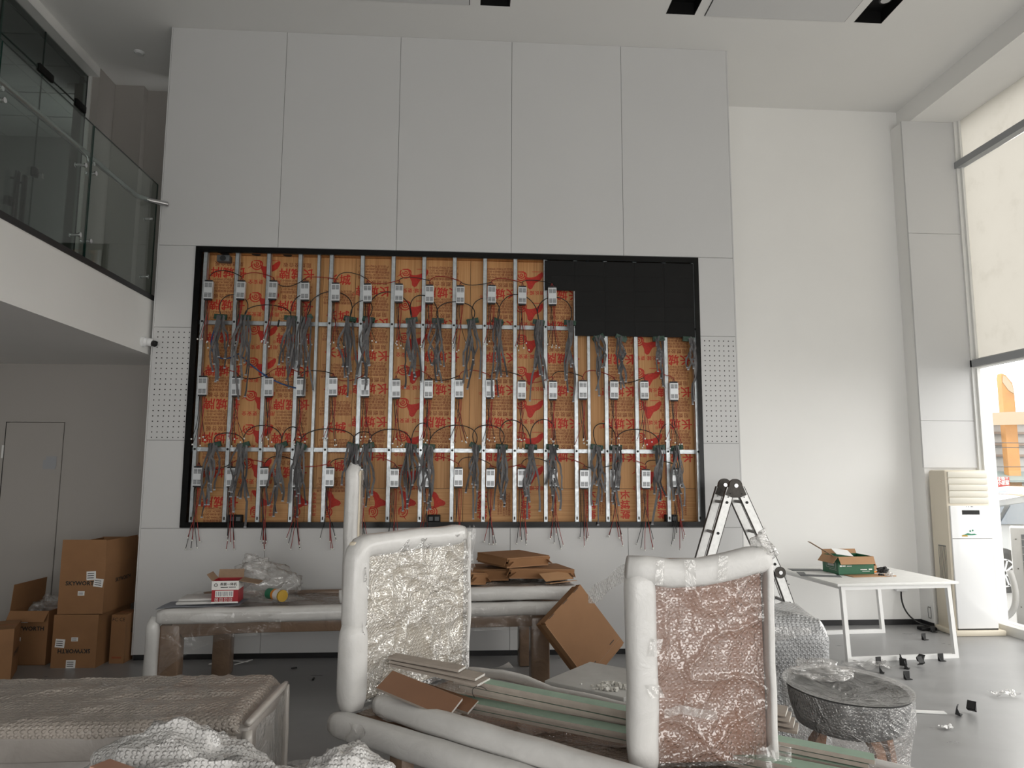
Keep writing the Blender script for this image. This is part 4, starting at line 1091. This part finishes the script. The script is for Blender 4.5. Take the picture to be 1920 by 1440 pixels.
def leg_loop(y):
    zt, q, x0, x1 = DZ-.025, .04, .06, DW-.06
    for s, (xa, xb) in enumerate(((x0, x0+.035), (x1-q, x1+.02-q+.02))):
        MB().prism([(xa, zt), (xa+q, zt), (xb+q, 0), (xb, 0)], y-q/2, y+q/2, 'y').build('leg', 'steel_white', dk)
    MB().bb(x0+q, x1-q, y-q/2, y+q/2, zt-q, zt).build('top_bar', 'steel_white', dk)
    MB().bb(x0+.035+q, x1, y-q/2, y+q/2, 0, q).build('foot_bar', 'steel_white', dk)
leg_loop(.06); leg_loop(DD-.06)
for x in (.10, DW-.10): MB().bb(x-.02, x+.02, .08, DD-.08, DZ-.065, DZ-.025).build('side_rail', 'steel_white', dk)
def dw(x, y, z=DZ): c, s = math.cos(DA), math.sin(DA); return Vector((DO.x+x*c-y*s, DO.y+x*s+y*c, z))
gc = carton('green_carton', 'open green printed carton with splayed brown flaps on the desk', dw(.56, .68, DZ+.004), .06, .40, .30, .185, 'green_print', (('f', 2.65, .085), ('l', 2.45, .09), ('b', .35, .05), ('r', 2.9, .10)), inner='cardboard_light')
for x0, x1, z0, z1 in ((-.185, -.160, .082, .098), (-.155, -.120, .084, .096), (-.105, -.050, .085, .091), (.045, .120, .046, .056), (.140, .178, .045, .060), (.065, .150, .032, .037)):
    MB().bb(x0, x1, -.1515, -.1503, z0, z1).build('printed_mark', 'white_print', gc)
for a in ((-.10, .08, .115, .119), (-.10, .08, .058, .062), (-.10, -.096, .058, .119), (.076, .08, .058, .119), (-.07, .05, .078, .100), (-.11, .02, .040, .045)):
    MB().bb(-.2018, -.2003, a[0], a[1], a[2], a[3]).build('printed_mark', 'condenser_grey', gc)
flap(gc, (-.2, -.05, .185), (0, 1, 0), (-1, 0, 0), .05, .30, 1.05, 'cardboard_raw', 'long_flap')
MB().box((-.06, .0, .215), (.20, .12, .004), Matrix.Rotation(.45, 3, 'X') @ Matrix.Rotation(.15, 3, 'Y')).build('paper_insert', 'paper', gc)
def slab(name, label, cat, c, dims, rz, mat, group=None):
    return tag(MB().rbox((0, 0, 0), dims, min(dims)*.3).build(name, mat, None, True, loc=c, rot=(0, 0, rz)), label, cat, group)
slab('cardboard_sheet', 'torn cardboard sheet under the green carton', 'cardboard', dw(.66, .46, DZ+.004), (.50, .16, .007), .12, 'cardboard_light')
slab('cardboard_block', 'small brown cardboard block behind the green carton', 'cardboard', dw(.92, .86, DZ+.035), (.16, .10, .07), .2, 'cardboard_light')
slab('document', 'white printed sheet lying beside the green carton', 'paper', dw(.22, .66, DZ+.006), (.30, .22, .003), -.35, 'paper')
slab('dark_folder', 'dark folder lying under the white sheet on the desk', 'folder', dw(.17, .60, DZ+.002), (.40, .30, .004), -.30, 'psu_vent')
slab('dark_folder', 'dark folder at the back edge of the desk', 'folder', dw(.24, .95, DZ+.002), (.36, .16, .004), -.1, 'psu_vent')
t = thing('pliers', 'orange-handled pliers lying behind the green carton', 'tool', dw(.86, .66, DZ+.012), .3)
MB().tube([(-.10, .02, 0), (-.03, .012, 0), (.02, 0, 0)], .009, 8).build('handle', 'orange_plastic', t, True); MB().tube([(-.10, -.02, 0), (-.03, -.012, 0), (.02, 0, 0)], .009, 8).build('handle', 'orange_plastic', t, True)
MB().rbox((.045, 0, 0), (.06, .026, .014), .004).build('jaw', 'rubber', t, True)
tag(lump(0, 0, 0, .05, .035, .03, 33, .5).build('black_tool', 'rubber', None, 'all', loc=dw(.95, .66, DZ+.028)), 'small black tool beside the orange pliers', 'tool')
tag(lump(0, 0, 0, .045, .03, .02, 34, .5).build('tape_clump', 'film_milky', None, 'all', loc=dw(.84, .40, DZ+.018)), 'clump of clear tape on the desk edge of the cardboard sheet', 'tape')
tag(lump(0, 0, 0, .03, .02, .012, 35, .5).build('black_clip', 'rubber', None, 'all', loc=dw(.77, .43, DZ+.012)), 'small black clip beside the clear tape clump', 'clip')
t = thing('red_tape_roll', 'red tape roll showing beside the green carton flap', 'tape', dw(.83, .74, DZ+.10))
MB().sweep([(.055*math.cos(a*PI/12), 0, .055*math.sin(a*PI/12)) for a in range(25)], [(.022, .012), (-.022, .012), (-.022, -.012), (.022, -.012)], upv=(0, 1, 0), cap=False).build('roll', 'red_print', t, True)
MB().bb(-.02, .02, -.02, .02, -.1, -.052).build('holder', 'red_print', t)
# wall socket with cable under the desk
t = thing('wall_socket', 'white wall socket box with dark window low on the far wall', 'socket', (5.24, 1.165, .455))
MB().rbox((0, 0, 0), (.145, .06, .12), .012).build('box', 'ac_white', t, True); MB().bb(-.045, .045, -.034, -.03, -.02, .045).build('dark_window', 'psu_vent', t)
tag(MB().tube(bez((5.23, 1.15, .39), (5.18, 1.10, .20), (5.22, .98, .06), (5.42, .93, .035), 14), .009, 8).build('power_cable', 'wire_black', smooth='all'), 'black power cable drooping from the wall socket to the floor', 'cable')
slab('floor_box', 'low black junction tray on the floor at the pilaster foot', 'junction box', (5.36, .90, .018), (.19, .10, .036), .0, 'black_board')

# ------------------------------------------------------------------ floor-standing air conditioner
ac = thing('air_conditioner', 'tall white and beige floor-standing air conditioner under the clad pilaster', 'air conditioner', (5.762, .60, 0))
MB().rbox((0, .16, .93), (.53, .30, 1.82), .03).build('cabinet', 'ac_beige', ac, True)
MB().rbox((0, .135, .03), (.585, .37, .06), .012).build('plinth', 'ac_beige', ac, True)
MB().rbox((.0, .005, .755), (.475, .03, 1.36), .008).build('front_panel', 'ac_white', ac, True)
MB().bb(-.236, .236, -.0112, -.0095, 1.064, 1.069).build('panel_joint', 'hinge', ac)
MB().bb(-.235, .235, -.004, .01, .062, .078).build('shadow_gap', 'hole', ac)
for k in range(5): MB().rbox((0, .006-.004*(k == 2), 1.465+.03+k*.073), (.47, .024, .068), .006, Matrix.Rotation(.10, 3, 'X')).build('louver', 'ac_louver', ac, True)
MB().bb(-.100, .108, -.0125, -.010, 1.335, 1.385).build('display_window', 'black_gloss', ac)
MB().bb(-.096, .104, -.0128, -.011, 1.328, 1.335).build('display_trim', 'chrome', ac)
for x0, x1 in ((-.045, -.038), (-.025, -.015), (.008, .020), (.023, .036)): MB().bb(x0, x1, -.0112, -.0100, 1.419, 1.431).build('printed_mark', 'paper_grey', ac)
st = MB()
st.add([(x, -.0113, z) for x, z in ((-.14, 1.105), (-.09, 1.112), (-.05, 1.130), (-.01, 1.118), (.03, 1.122), (.06, 1.108), (.0, 1.104))], [(0, 1, 2, 3, 4, 5, 6)]); st.build('sticker', 'green_plastic', ac)
st = MB(); st.add([(x, -.0116, z) for x, z in ((-.125, 1.090), (-.115, 1.108), (-.06, 1.108), (-.05, 1.090))], [(0, 1, 2, 3)]); st.build('sticker', 'yellow_plastic', ac)
for x, z in ((-.02, 1.150), (.01, 1.158)): MB().cyl((x, -.0113, z), .012, .001, 'y', 6).build('sticker', 'green_plastic', ac)
gr = MB().bb(-.267, -.264, .07, .20, .52, .98).build('side_grille', 'psu_vent', ac)
for k in range(6): MB().bb(-.270, -.266, .075+k*.021, .082+k*.021, .53, .97).build('grille_bar', 'ac_beige', gr)
tag(MB().tube([(5.482+.0, 1.02+.028*math.cos(a/3.0), .17+.075*math.sin(a/3.0)+.02*math.sin(a)) for a in range(22)], .0025, 5).build('thin_wire_loop', 'wire_black', smooth='all'), 'thin looped wire hanging on the pilaster beside the air conditioner', 'wire')

# ------------------------------------------------------------------ chairs in bubble wrap
rcx, rcy = 2.0, -3.54
ch = thing('tub_chair', 'round dark grey tub chair on wooden legs, loosely bagged in clear bubble wrap', 'chair', (rcx, rcy, 0), -.35)
ch_s = MB()
def tub(u, v):
    a = 2*PI*u; up_ = .035*(.5+.5*math.cos(a-2.3))
    P = [(.02, .52), (.22, .51), (.275, .535), (.305, .61+up_*.4), (.318, .685+up_), (.308, .70+up_), (.290, .69+up_), (.26, .63+up_*.3), (.20, .62), (.0, .625)]
    k = v*(len(P)-1); i = min(int(k), len(P)-2); f = k-i
    r = P[i][0]*(1-f)+P[i+1][0]*f; z = P[i][1]*(1-f)+P[i+1][1]*f
    return (r*math.cos(a), r*math.sin(a), z)
ch_s.grid(tub, 48, 27).build('tub_shell', 'fabric', ch, 'all')
for a in (.5, 2.1, 3.7, 5.2):
    d = Vector((math.cos(a), math.sin(a), 0))
    MB().sweep([d*.17+Vector((0, 0, .52)), d*.23+Vector((0, 0, .46)), d*.255+Vector((0, 0, .36)), d*.29], [(.026, .018), (-.026, .018), (-.026, -.018), (.026, -.018)], upv=d, scale=[1.1, 1.1, 1, .6]).build('leg', 'leg_wood', ch, True)
def skirt(u, v):
    a = 2*PI*u; n = noise.noise(Vector((math.cos(a)*1.6, math.sin(a)*1.6, v*1.2)))
    fold = .02*math.sin(11*a+3*n+2*v)*(.2+v)
    up_ = .035*(.5+.5*math.cos(a-2.3))
    z = .705+up_*(1-v)-.70*v
    r = .340+.012*n-.05*math.sin(PI*max(0, min(1, (v-.18)*1.6)))+.10*max(0, v-.55)+fold*min(1, v*3)
    return (r*math.cos(a), r*math.sin(a), z)
MB().grid(skirt, 110, 30).build('bubble_skirt', 'film_bag', ch, 'all')
def cap_f(u, v):
    a = 2*PI*u; r = .340*(1-v*.98); up_ = .035*(.5+.5*math.cos(a-2.3))
    z = .712+up_*(1-v)**.7-.035*math.sin(PI*.5*v)+.035*noise.noise(Vector((r*6*math.cos(a), r*6*math.sin(a), 3)))*math.sin(PI*min(1, v*1.3))
    return (r*math.cos(a), r*math.sin(a), z)
MB().grid(cap_f, 80, 24).build('film_cover', 'film_haze', ch, 'all')
lump(-.12, .14, .755, .15, .09, .05, 44, .5).build('film_tuft', 'film_haze', ch, 'all')
ch.scale = (.93, .93, .985)
ch2 = thing('tub_chair', 'dark grey tub chair half hidden behind the brown leather panel', 'chair', (1.515, -3.05, 0), .5)
ch_s2 = MB(); ch_s2.grid(tub, 48, 27).build('tub_shell', 'fabric', ch2, 'all')
for a in (.5, 2.1, 3.7, 5.2):
    d = Vector((math.cos(a), math.sin(a), 0))
    MB().sweep([d*.17+Vector((0, 0, .52)), d*.23+Vector((0, 0, .46)), d*.29], [(.026, .018), (-.026, .018), (-.026, -.018), (.026, -.018)], upv=d).build('leg', 'leg_wood', ch2, True)
MB().grid(skirt, 80, 20).build('bubble_skirt', 'film_bag', ch2, 'all')
ch2.scale = (.9, .9, 1)
bk = thing('wrapped_armchair', 'boxy armchair bundled in grey bubble wrap below the ladder', 'armchair', (2.03, -2.42, 0), -.10)
def block(cx, cy, cz, sx, sy, sz, seed, r=.10):
    def fn(u, v):
        a = 2*PI*u; b = PI*(v-.5)
        def se(c, e): return math.copysign(abs(c)**e, c)
        n = Vector((se(math.cos(b), .22)*se(math.cos(a), .22), se(math.cos(b), .22)*se(math.sin(a), .22), se(math.sin(b), .22)))
        k = 1+.05*noise.fractal(Vector((n.x*2+seed, n.y*2, n.z*2)), 1, 2, 3)+.02*max(0, ridge(n.x*2.5+seed, n.y*2.5, n.z*3))**3
        return (cx+sx*n.x*k, cy+sy*n.y*k, cz+sz*n.z*k)
    return MB().grid(fn, 72, 44)
block(.0, .0, .44, .33, .32, .45, 3).build('seat_bundle', 'bubble_grey', bk, 'all')
block(-.12, .16, .86, .22, .14, .15, 5).build('back_bundle', 'bubble_grey', bk, 'all')
MB().grid(lambda u, v: (-.30+.5*u, -.33-.01*math.sin(9*u), .84-.16*v+.12*u*v), 14, 10).build('loose_film', 'film_haze', bk, 'all')

# ------------------------------------------------------------------ cartons under the balcony
GC_ = 'brown cartons by the wall under the balcony'
def dims_label(t, w, d, h, txt, inv=False, side=True, zf=.62):
    me = text_mesh(txt, .052, 'ink_black', .0018, spacing=1.05)
    on_front(t, me, 0, h*zf, d, rot=INV if inv else FRONT)
    if side: obj('printed_lettering', me, t, (w/2+.0012, .02, h*zf), (PI/2, PI if inv else 0, PI/2))
def sticker(t, x, z, d, w, h, rot=0.0):
    o = MB().box((x, -d/2-.001, z), (w, .0015, h), Matrix.Rotation(rot, 3, 'Y')).build('address_label', 'paper', t)
    for k in range(3): MB().box((x-w*.05, -d/2-.002, z+h*(.25-.25*k)), (w*.7, .0006, h*.08), Matrix.Rotation(rot, 3, 'Y')).build('printed_line', 'ink_black', o)
c1 = carton('large_carton', 'closed brown carton with upside-down print, base of the taller pile', (-3.570, .06, 0), -.03, .405, .60, .475, 'cardboard', group=GC_, closed=True)
dims_label(c1, .405, .60, .475, 'SKYWORTH', True, False, .32); sticker(c1, -.13, .22, .60, .085, .075, .08); sticker(c1, -.02, .035, .60, .085, .07); sticker(c1, .0, .255, .60, .06, .035)
c2 = carton('large_carton', 'open-topped brown carton on top of the taller pile', (-3.545, .09, .478), -.02, .41, .66, .45, 'cardboard', (('f', .02, .23), ('b', .25, .20), ('l', -.25, .20), ('r', -.12, .22)), GC_)
dims_label(c2, .41, .66, .45, 'SKYWORTH', False, True, .62); sticker(c2, .08, .35, .66, .085, .08, -.06); sticker(c2, .15, .285, .66, .085, .075, .12); sticker(c2, .0, .19, .66, .06, .04)
c3 = carton('tall_carton', 'narrow brown carton between the tall pile and the feature wall', (-3.255, .04, 0), -.03, .135, .28, .445, 'cardboard', group=GC_, closed=True)
on_front(c3, text_mesh('FC CE', .045, 'ink_black'), 0, .40, .28); MB().bb(-.045, .045, -.1412, -.1402, .045, .062).build('printed_mark', 'ink_brown', c3); obj('printed_lettering', text_mesh('LED', .06, 'ink_black'), c3, (.0687, .02, .28), (PI/2, 0, PI/2))
c4 = carton('large_carton', 'lone open carton with raised flap, nearest the flush door', (-4.06, .14, 0), -.03, .36, .52, .49, 'cardboard', (('l', -.06, .24), ('f', 2.5, .11)), GC_)
dims_label(c4, .36, .52, .49, 'SKYWORTH', False, False, .67); sticker(c4, -.05, .42, .52, .085, .075); sticker(c4, -.09, .235, .52, .06, .035)
tag(lump(0, 0, 0, .13, .18, .12, 50, .4).build('packing_film', 'film_haze', None, 'all', loc=(-4.06, .16, .46)), 'crumpled clear film spilling from the lone open carton', 'film')
slab('flat_carton', 'dark folded carton standing in the gap between the two carton piles', 'box', (-3.835, .20, .37), (.10, .44, .74), 0, 'cardboard', GC_)
c5 = carton('large_carton', 'closed carton cut by the picture edge below the balcony', (-4.20, -.55, 0), .42, .50, .42, .44, 'cardboard', group=GC_, closed=True)
dims_label(c5, .50, .42, .44, 'SKYWORTH', False, True, .45)

# ------------------------------------------------------------------ bits on the floor
GS = 'black corner guards scattered by the desk'
prot = MB(); prot.add([(-.03, -.02, 0), (.03, -.02, 0), (.03, .02, 0), (-.03, .02, 0), (-.03, -.02, .004), (.03, -.02, .004), (.03, .02, .004), (-.03, .02, .004)], [(0, 3, 2, 1), (4, 5, 6, 7), (0, 1, 5, 4), (1, 2, 6, 5), (2, 3, 7, 6), (3, 0, 4, 7)])
prot_base = prot.mesh('base_flange', 'rubber')
prot_back = MB().bb(-.03, .03, .016, .02, 0, .065).mesh('back_flange', 'rubber')
prot_side = MB().prism([(-.02, .0), (.02, .0), (.02, .06)], -.03, -.026, 'x').mesh('side_flange', 'rubber')
SP = [(3.952, -.506, .2, 0, 'with its flat side up by the near desk foot'), (4.226, -.43, 1.2, 0, 'upright with a pointed tip under the desk foot bar'), (4.16, -.545, 2.4, 0, 'slumped in the middle of the scatter'), (4.123, -.66, .9, 0, 'lying flat in front of the slumped one'),
      (4.287, -.62, 3.3, .9, 'tipped into a tent shape'), (4.35, -.50, 2.0, 1.5, 'lying thin and flat behind the tent-shaped one'), (4.628, -.42, .1, 0, 'square, alone below the far desk foot'), (3.92, -.991, .1, 0, 'nearest to the bagged tub chair'),
      (3.805, -.785, 1.0, 0, 'touching the clear film scrap'), (5.021, .425, .3, 0, 'under the middle of the desk'), (5.36, .78, .1, 0, 'in front of the black junction tray'), (3.85, -1.88, 2.2, .8, 'large tent shape alone on the open floor'), (3.72, -1.92, .8, .3, 'crumpled one beside the large tent shape')]
for x, y, rz, tilt, lab in SP:
    t = thing('corner_guard', 'small black corner guard '+lab, 'corner guard', (x, y, .002+.03*min(1, tilt)), group=GS, rot=(tilt*.7, 0, rz))
    obj('base_flange', prot_base, t); obj('back_flange', prot_back, t); obj('side_flange', prot_side, t)
def scrap(name, label, cat, loc, sx, sy, sz, seed, mat, rz=0.0):
    return tag(MB().grid(lambda u, v: (sx*(u-.5)+.03*noise.noise(Vector((u*4, v*4, seed))), sy*(v-.5)*(1+.5*noise.noise(Vector((u*3, seed, 2)))), sz*(.5+noise.noise(Vector((u*6, v*5, seed+.5))))), 22, 14).build(name, mat, None, 'all', loc=loc, rot=(0, 0, rz)), label, cat)
scrap('film_scrap', 'crinkled clear film scrap on the floor before the desk', 'film', (3.78, -.60, .012), .42, .22, .04, 1, 'film_haze')
scrap('film_scrap', 'small clear film scrap on the bright floor toward the window', 'film', (4.42, -1.49, .01), .22, .10, .03, 2, 'film_haze')
scrap('paper_scrap', 'tiny white crumpled scrap on the open floor', 'paper', (3.44, -2.18, .01), .08, .04, .02, 3, 'paper')
tag(MB().box((3.45, -1.82, .006), (.42, .055, .008), Matrix.Rotation(-.20, 3, 'Z')).build('white_batten', 'paper'), 'flat white plastic strip lying beside the bagged tub chair', 'strip')
t = thing('plastic_offcut', 'bent white plastic strips near the long table leg', 'strip', (-2.25, -.20, 0))
for a, b in (((-.12, .0, .01), (.02, .14, .03)), ((-.12, .0, .008), (.02, -.05, .01)), ((.12, -.03, .01), (.26, .06, .03)), ((-.02, .1, .02), (.22, .05, .012))):
    MB().sweep([a, b], [(.011, .002), (-.011, .002), (-.011, -.002), (.011, -.002)]).build('strip', 'paper', t)
for k, (x, y) in enumerate(((-1.55, -.36), (-1.30, -.72), (-1.02, -1.0))):
    tag(MB().box((x, y, .006), (.05, .016, .010), Matrix.Rotation(.6+k, 3, 'Z')).build('black_chip', 'rubber'), ['small black chip on the floor near the feature wall baseboard', 'small black chip on the floor below the long table', 'small black chip on the floor beside the cream panel'][k], 'chip', 'black chips on the floor')

# ------------------------------------------------------------------ outside the window
struct('ground_outside', MB().bb(6.4, 90, -40, 80, -.3, -.10), 'concrete')
cd = thing('outdoor_condenser', 'grey outdoor air-conditioning unit standing just outside the window', 'condenser', (6.64, 1.13, -.09), -.665)
MB().rbox((.45, .17, .62), (.90, .34, 1.24), .02).build('casing', 'condenser_grey', cd, True)
MB().bb(.11, .86, -.006, -.001, .10, 1.16).build('coil', 'fin_dark', cd)
for k in range(12): MB().bb(.11, .86, -.014, -.006, .13+k*.088, .137+k*.088).build('guard_bar', 'condenser_grey', cd)
for z in (.3, .75, 1.1): MB().cyl((.055, -.003, z), .008, .006, 'y', 8).build('screw', 'hinge', cd)
for x in (.1, .8): MB().bb(x-.05, x+.05, .0, .34, -.005, .02).build('foot', 'car_dark', cd)
tag(MB().tube(bez((6.52, 1.03, .64), (6.50, .88, .40), (6.50, .90, .10), (6.48, 1.30, .03), 16), .035, 12).build('insulated_pipe', 'condenser_grey', smooth='all'), 'bent insulated pipe beside the outdoor unit', 'pipe')
def car(label, loc, rz, group='white parked cars'):
    t = thing('parked_car', label, 'car', loc, rz, group)
    # x forward; length 4.3
    prof = [(-2.10, .42), (-2.12, .75), (-2.05, 1.00), (-1.80, 1.06), (-1.35, 1.42), (-.7, 1.53), (.2, 1.52), (.75, 1.36), (1.30, 1.02), (1.85, .92), (2.12, .72), (2.15, .42), (1.75, .30), (-1.75, .30)]
    def sec(y, k, dz=0): return [(x*(1-.02*k), z if z < 1.03 else 1.03+(z-1.03)*(1-.0*k)) for x, z in prof]
    m = MB(); n = len(prof); ys_ = [(-.86, 0), (-.84, 0), (.84, 0), (.86, 0)]
    rings = []
    for y, ins in ((-.72, .05), (-.87, 0), (.87, 0), (.72, .05)):
        rings.append([(x*(1-ins), (y if z < 1.05 else y*(.80 if abs(y) > .8 else .78)), z-ins*.3 if z > 1.0 else z+ins*.6) for x, z in prof])
    vs = [p for r in rings for p in r]; f = []
    for i in range(3):
        for j in range(n): f.append((i*n+j, (i+1)*n+j, (i+1)*n+(j+1) % n, i*n+(j+1) % n))
    f.append(tuple(range(n))); f.append(tuple(reversed(range(3*n, 4*n)))); m.add(vs, f)
    m.build('body', 'car_paint', t, True)
    for s in (-1, 1):
        for a in ([(-1.30, 1.08), (-.98, 1.38), (-.55, 1.44), (-.55, 1.08)], [(-.48, 1.08), (-.48, 1.45), (.22, 1.44), (.70, 1.30), (.98, 1.08)], [(-1.68, 1.08), (-1.42, 1.30), (-1.10, 1.36), (-1.38, 1.08)]):
            q = MB(); q.add([(x, s*(.878-(z-1.05)*.42), z) for x, z in a]+[(x, s*(.85-(z-1.05)*.42), z) for x, z in a], [tuple(range(len(a))), tuple(reversed(range(len(a), 2*len(a))))]); q.build('side_window', 'car_glass', t)
    MB().add([], []) if False else None
    q = MB(); q.add([(1.24, -.62, 1.07), (1.24, .62, 1.07), (.78, .56, 1.36), (.78, -.56, 1.36)], [(0, 1, 2, 3)]); q.build('windscreen', 'car_glass', t)
    q = MB(); q.add([(-1.79, -.60, 1.09), (-1.79, .60, 1.09), (-1.38, .56, 1.42), (-1.38, -.56, 1.42)], [(3, 2, 1, 0)]); q.build('rear_window', 'car_glass', t)
    for s in (-1, 1):
        MB().rbox((-2.03, s*.72, .88), (.14, .26, .14), .03).build('tail_lamp', 'tail_red', t, True); MB().rbox((2.02, s*.68, .74), (.16, .30, .12), .03).build('head_lamp', 'chrome', t, True)
        MB().rbox((.72, s*.97, 1.08), (.10, .16, .11), .03).build('wing_mirror', 'car_paint', t, True)
        for x in (-1.32, 1.32):
            MB().cyl((x, s*.83, .34), .365, .10, 'y', 28).build('wheel_arch', 'car_dark', t, True)
            w = MB().cyl((x, s*.80, .315), .315, .20, 'y', 28).build('tyre', 'rubber', t, True)
            MB().cyl((x, s*.895, .315), .215, .012, 'y', 24).build('rim_back', 'car_dark', w, True)
            for k in range(10):
                a = 2*PI*k/10; MB().box((x+.11*math.cos(a), s*.905, .315+.11*math.sin(a)), (.21, .02, .028), Matrix.Rotation(-a, 3, 'Y')).build('spoke', 'wheel_alloy', w)
            MB().sweep([(x+.212*math.cos(a*PI/14), s*.905, .315+.212*math.sin(a*PI/14)) for a in range(29)], [(.012, .010), (-.012, .010), (-.012, -.010), (.012, -.010)], upv=(0, 1, 0), cap=False).build('rim_ring', 'wheel_alloy', w, True)
    return t
car('white hatchback parked closest to the window, wheel in view', (9.95, 4.75, -.10), 0)
car('white car in the second parked row with dark windscreen', (13.2, 8.2, -.10), PI)
car('white car in the far parked row with a red tail lamp', (16.2, 11.6, -.10), .05)
bd = thing('street_building', 'pale street building with banded upper floors across the road', 'building', (0, 0, 0))
MB().bb(17, 46, 26, 34, -.1, 4.4).build('wall', 'render_white', bd); 
for z in (2.55, 3.1, 3.65, 4.2): MB().bb(16.95, 46, 25.85, 26.0, z, z+.12).build('floor_band', 'render_band', bd)
MB().prism([(25.9, 1.85), (24.2, 1.45), (24.2, 1.35), (25.9, 1.6)], 19, 40, 'x').build('eave', 'eave_teal', bd)
for x in (19.6, 21.0, 22.4, 23.6, 26.5, 28): 
    w = MB().bb(x, x+1.0, 25.9, 25.98, .1, 1.25).build('window', 'car_glass', bd); MB().bb(x+.47, x+.53, 25.86, 25.9, .1, 1.25).build('glazing_bar', 'frame_white', w); MB().bb(x, x+1, 25.86, 25.9, .7, .76).build('glazing_bar', 'frame_white', w)
sg_ = thing('shop_sign', 'tall red shop sign with white characters across the street', 'sign', (24.55, 24.0, 1.08))
MB().bb(-.30, .30, 0, .10, -.62, .52).build('board', 'sign_red', sg_)
obj('printed_lettering', text_mesh('正特三\n小家部', .20, 'white_print', .003, line=.95), sg_, (.0, -.004, .32), FRONT, (.9, 1, 1)); obj('printed_lettering', text_mesh('口', .34, 'white_print', .012), sg_, (.13, -.004, -.15), FRONT); obj('printed_lettering', text_mesh('目\n目', .22, 'white_print', .003), sg_, (-.16, -.004, -.2), FRONT)
for x in (-.25, .25): MB().bb(x-.03, x+.03, .02, .08, -1.2, -.62).build('post', 'condenser_grey', sg_)
tr_ = thing('orange_sign_tower', 'tall orange rounded sign tower rising behind a pale ring sign', 'sign', (25.95, 25.2, 0))
MB().prism([(-.30, -.1), (.30, -.1), (.29, 5.6), (.24, 6.05), (-.08, 6.45), (-.26, 6.52), (-.31, 6.3)], -.2, .1, 'y').build('pylon', 'tower_orange', tr_, True)
MB().prism([(.26, 5.55), (.20, 5.98), (-.08, 6.36), (-.24, 6.42), (-.27, 6.1), (.0, 5.70)], -.22, -.2, 'y').build('top_face', 'tower_pale', tr_)
MB().sweep([(1.4+2.9*math.cos(a), .2-1.6*math.sin(a), 4.3) for a in [PI*k/16 for k in range(17)]], [(.03, .30), (-.03, .30), (-.03, -.30), (.03, -.30)], upv=(0, 0, 1)).build('ring_board', 'tower_pale', tr_, True)
for z in (3.15, 2.15, 2.95): 
    tag(MB().tube([(12, 18, z+.2), (22, 21.0, z-.12), (36, 24.5, z-.05)], .015, 5).build('overhead_wire', 'wire_black'), {3.15: 'overhead street wire, highest of three', 2.15: 'overhead street wire, lowest of three', 2.95: 'overhead street wire, middle of three'}[z], 'wire', 'overhead street wires')
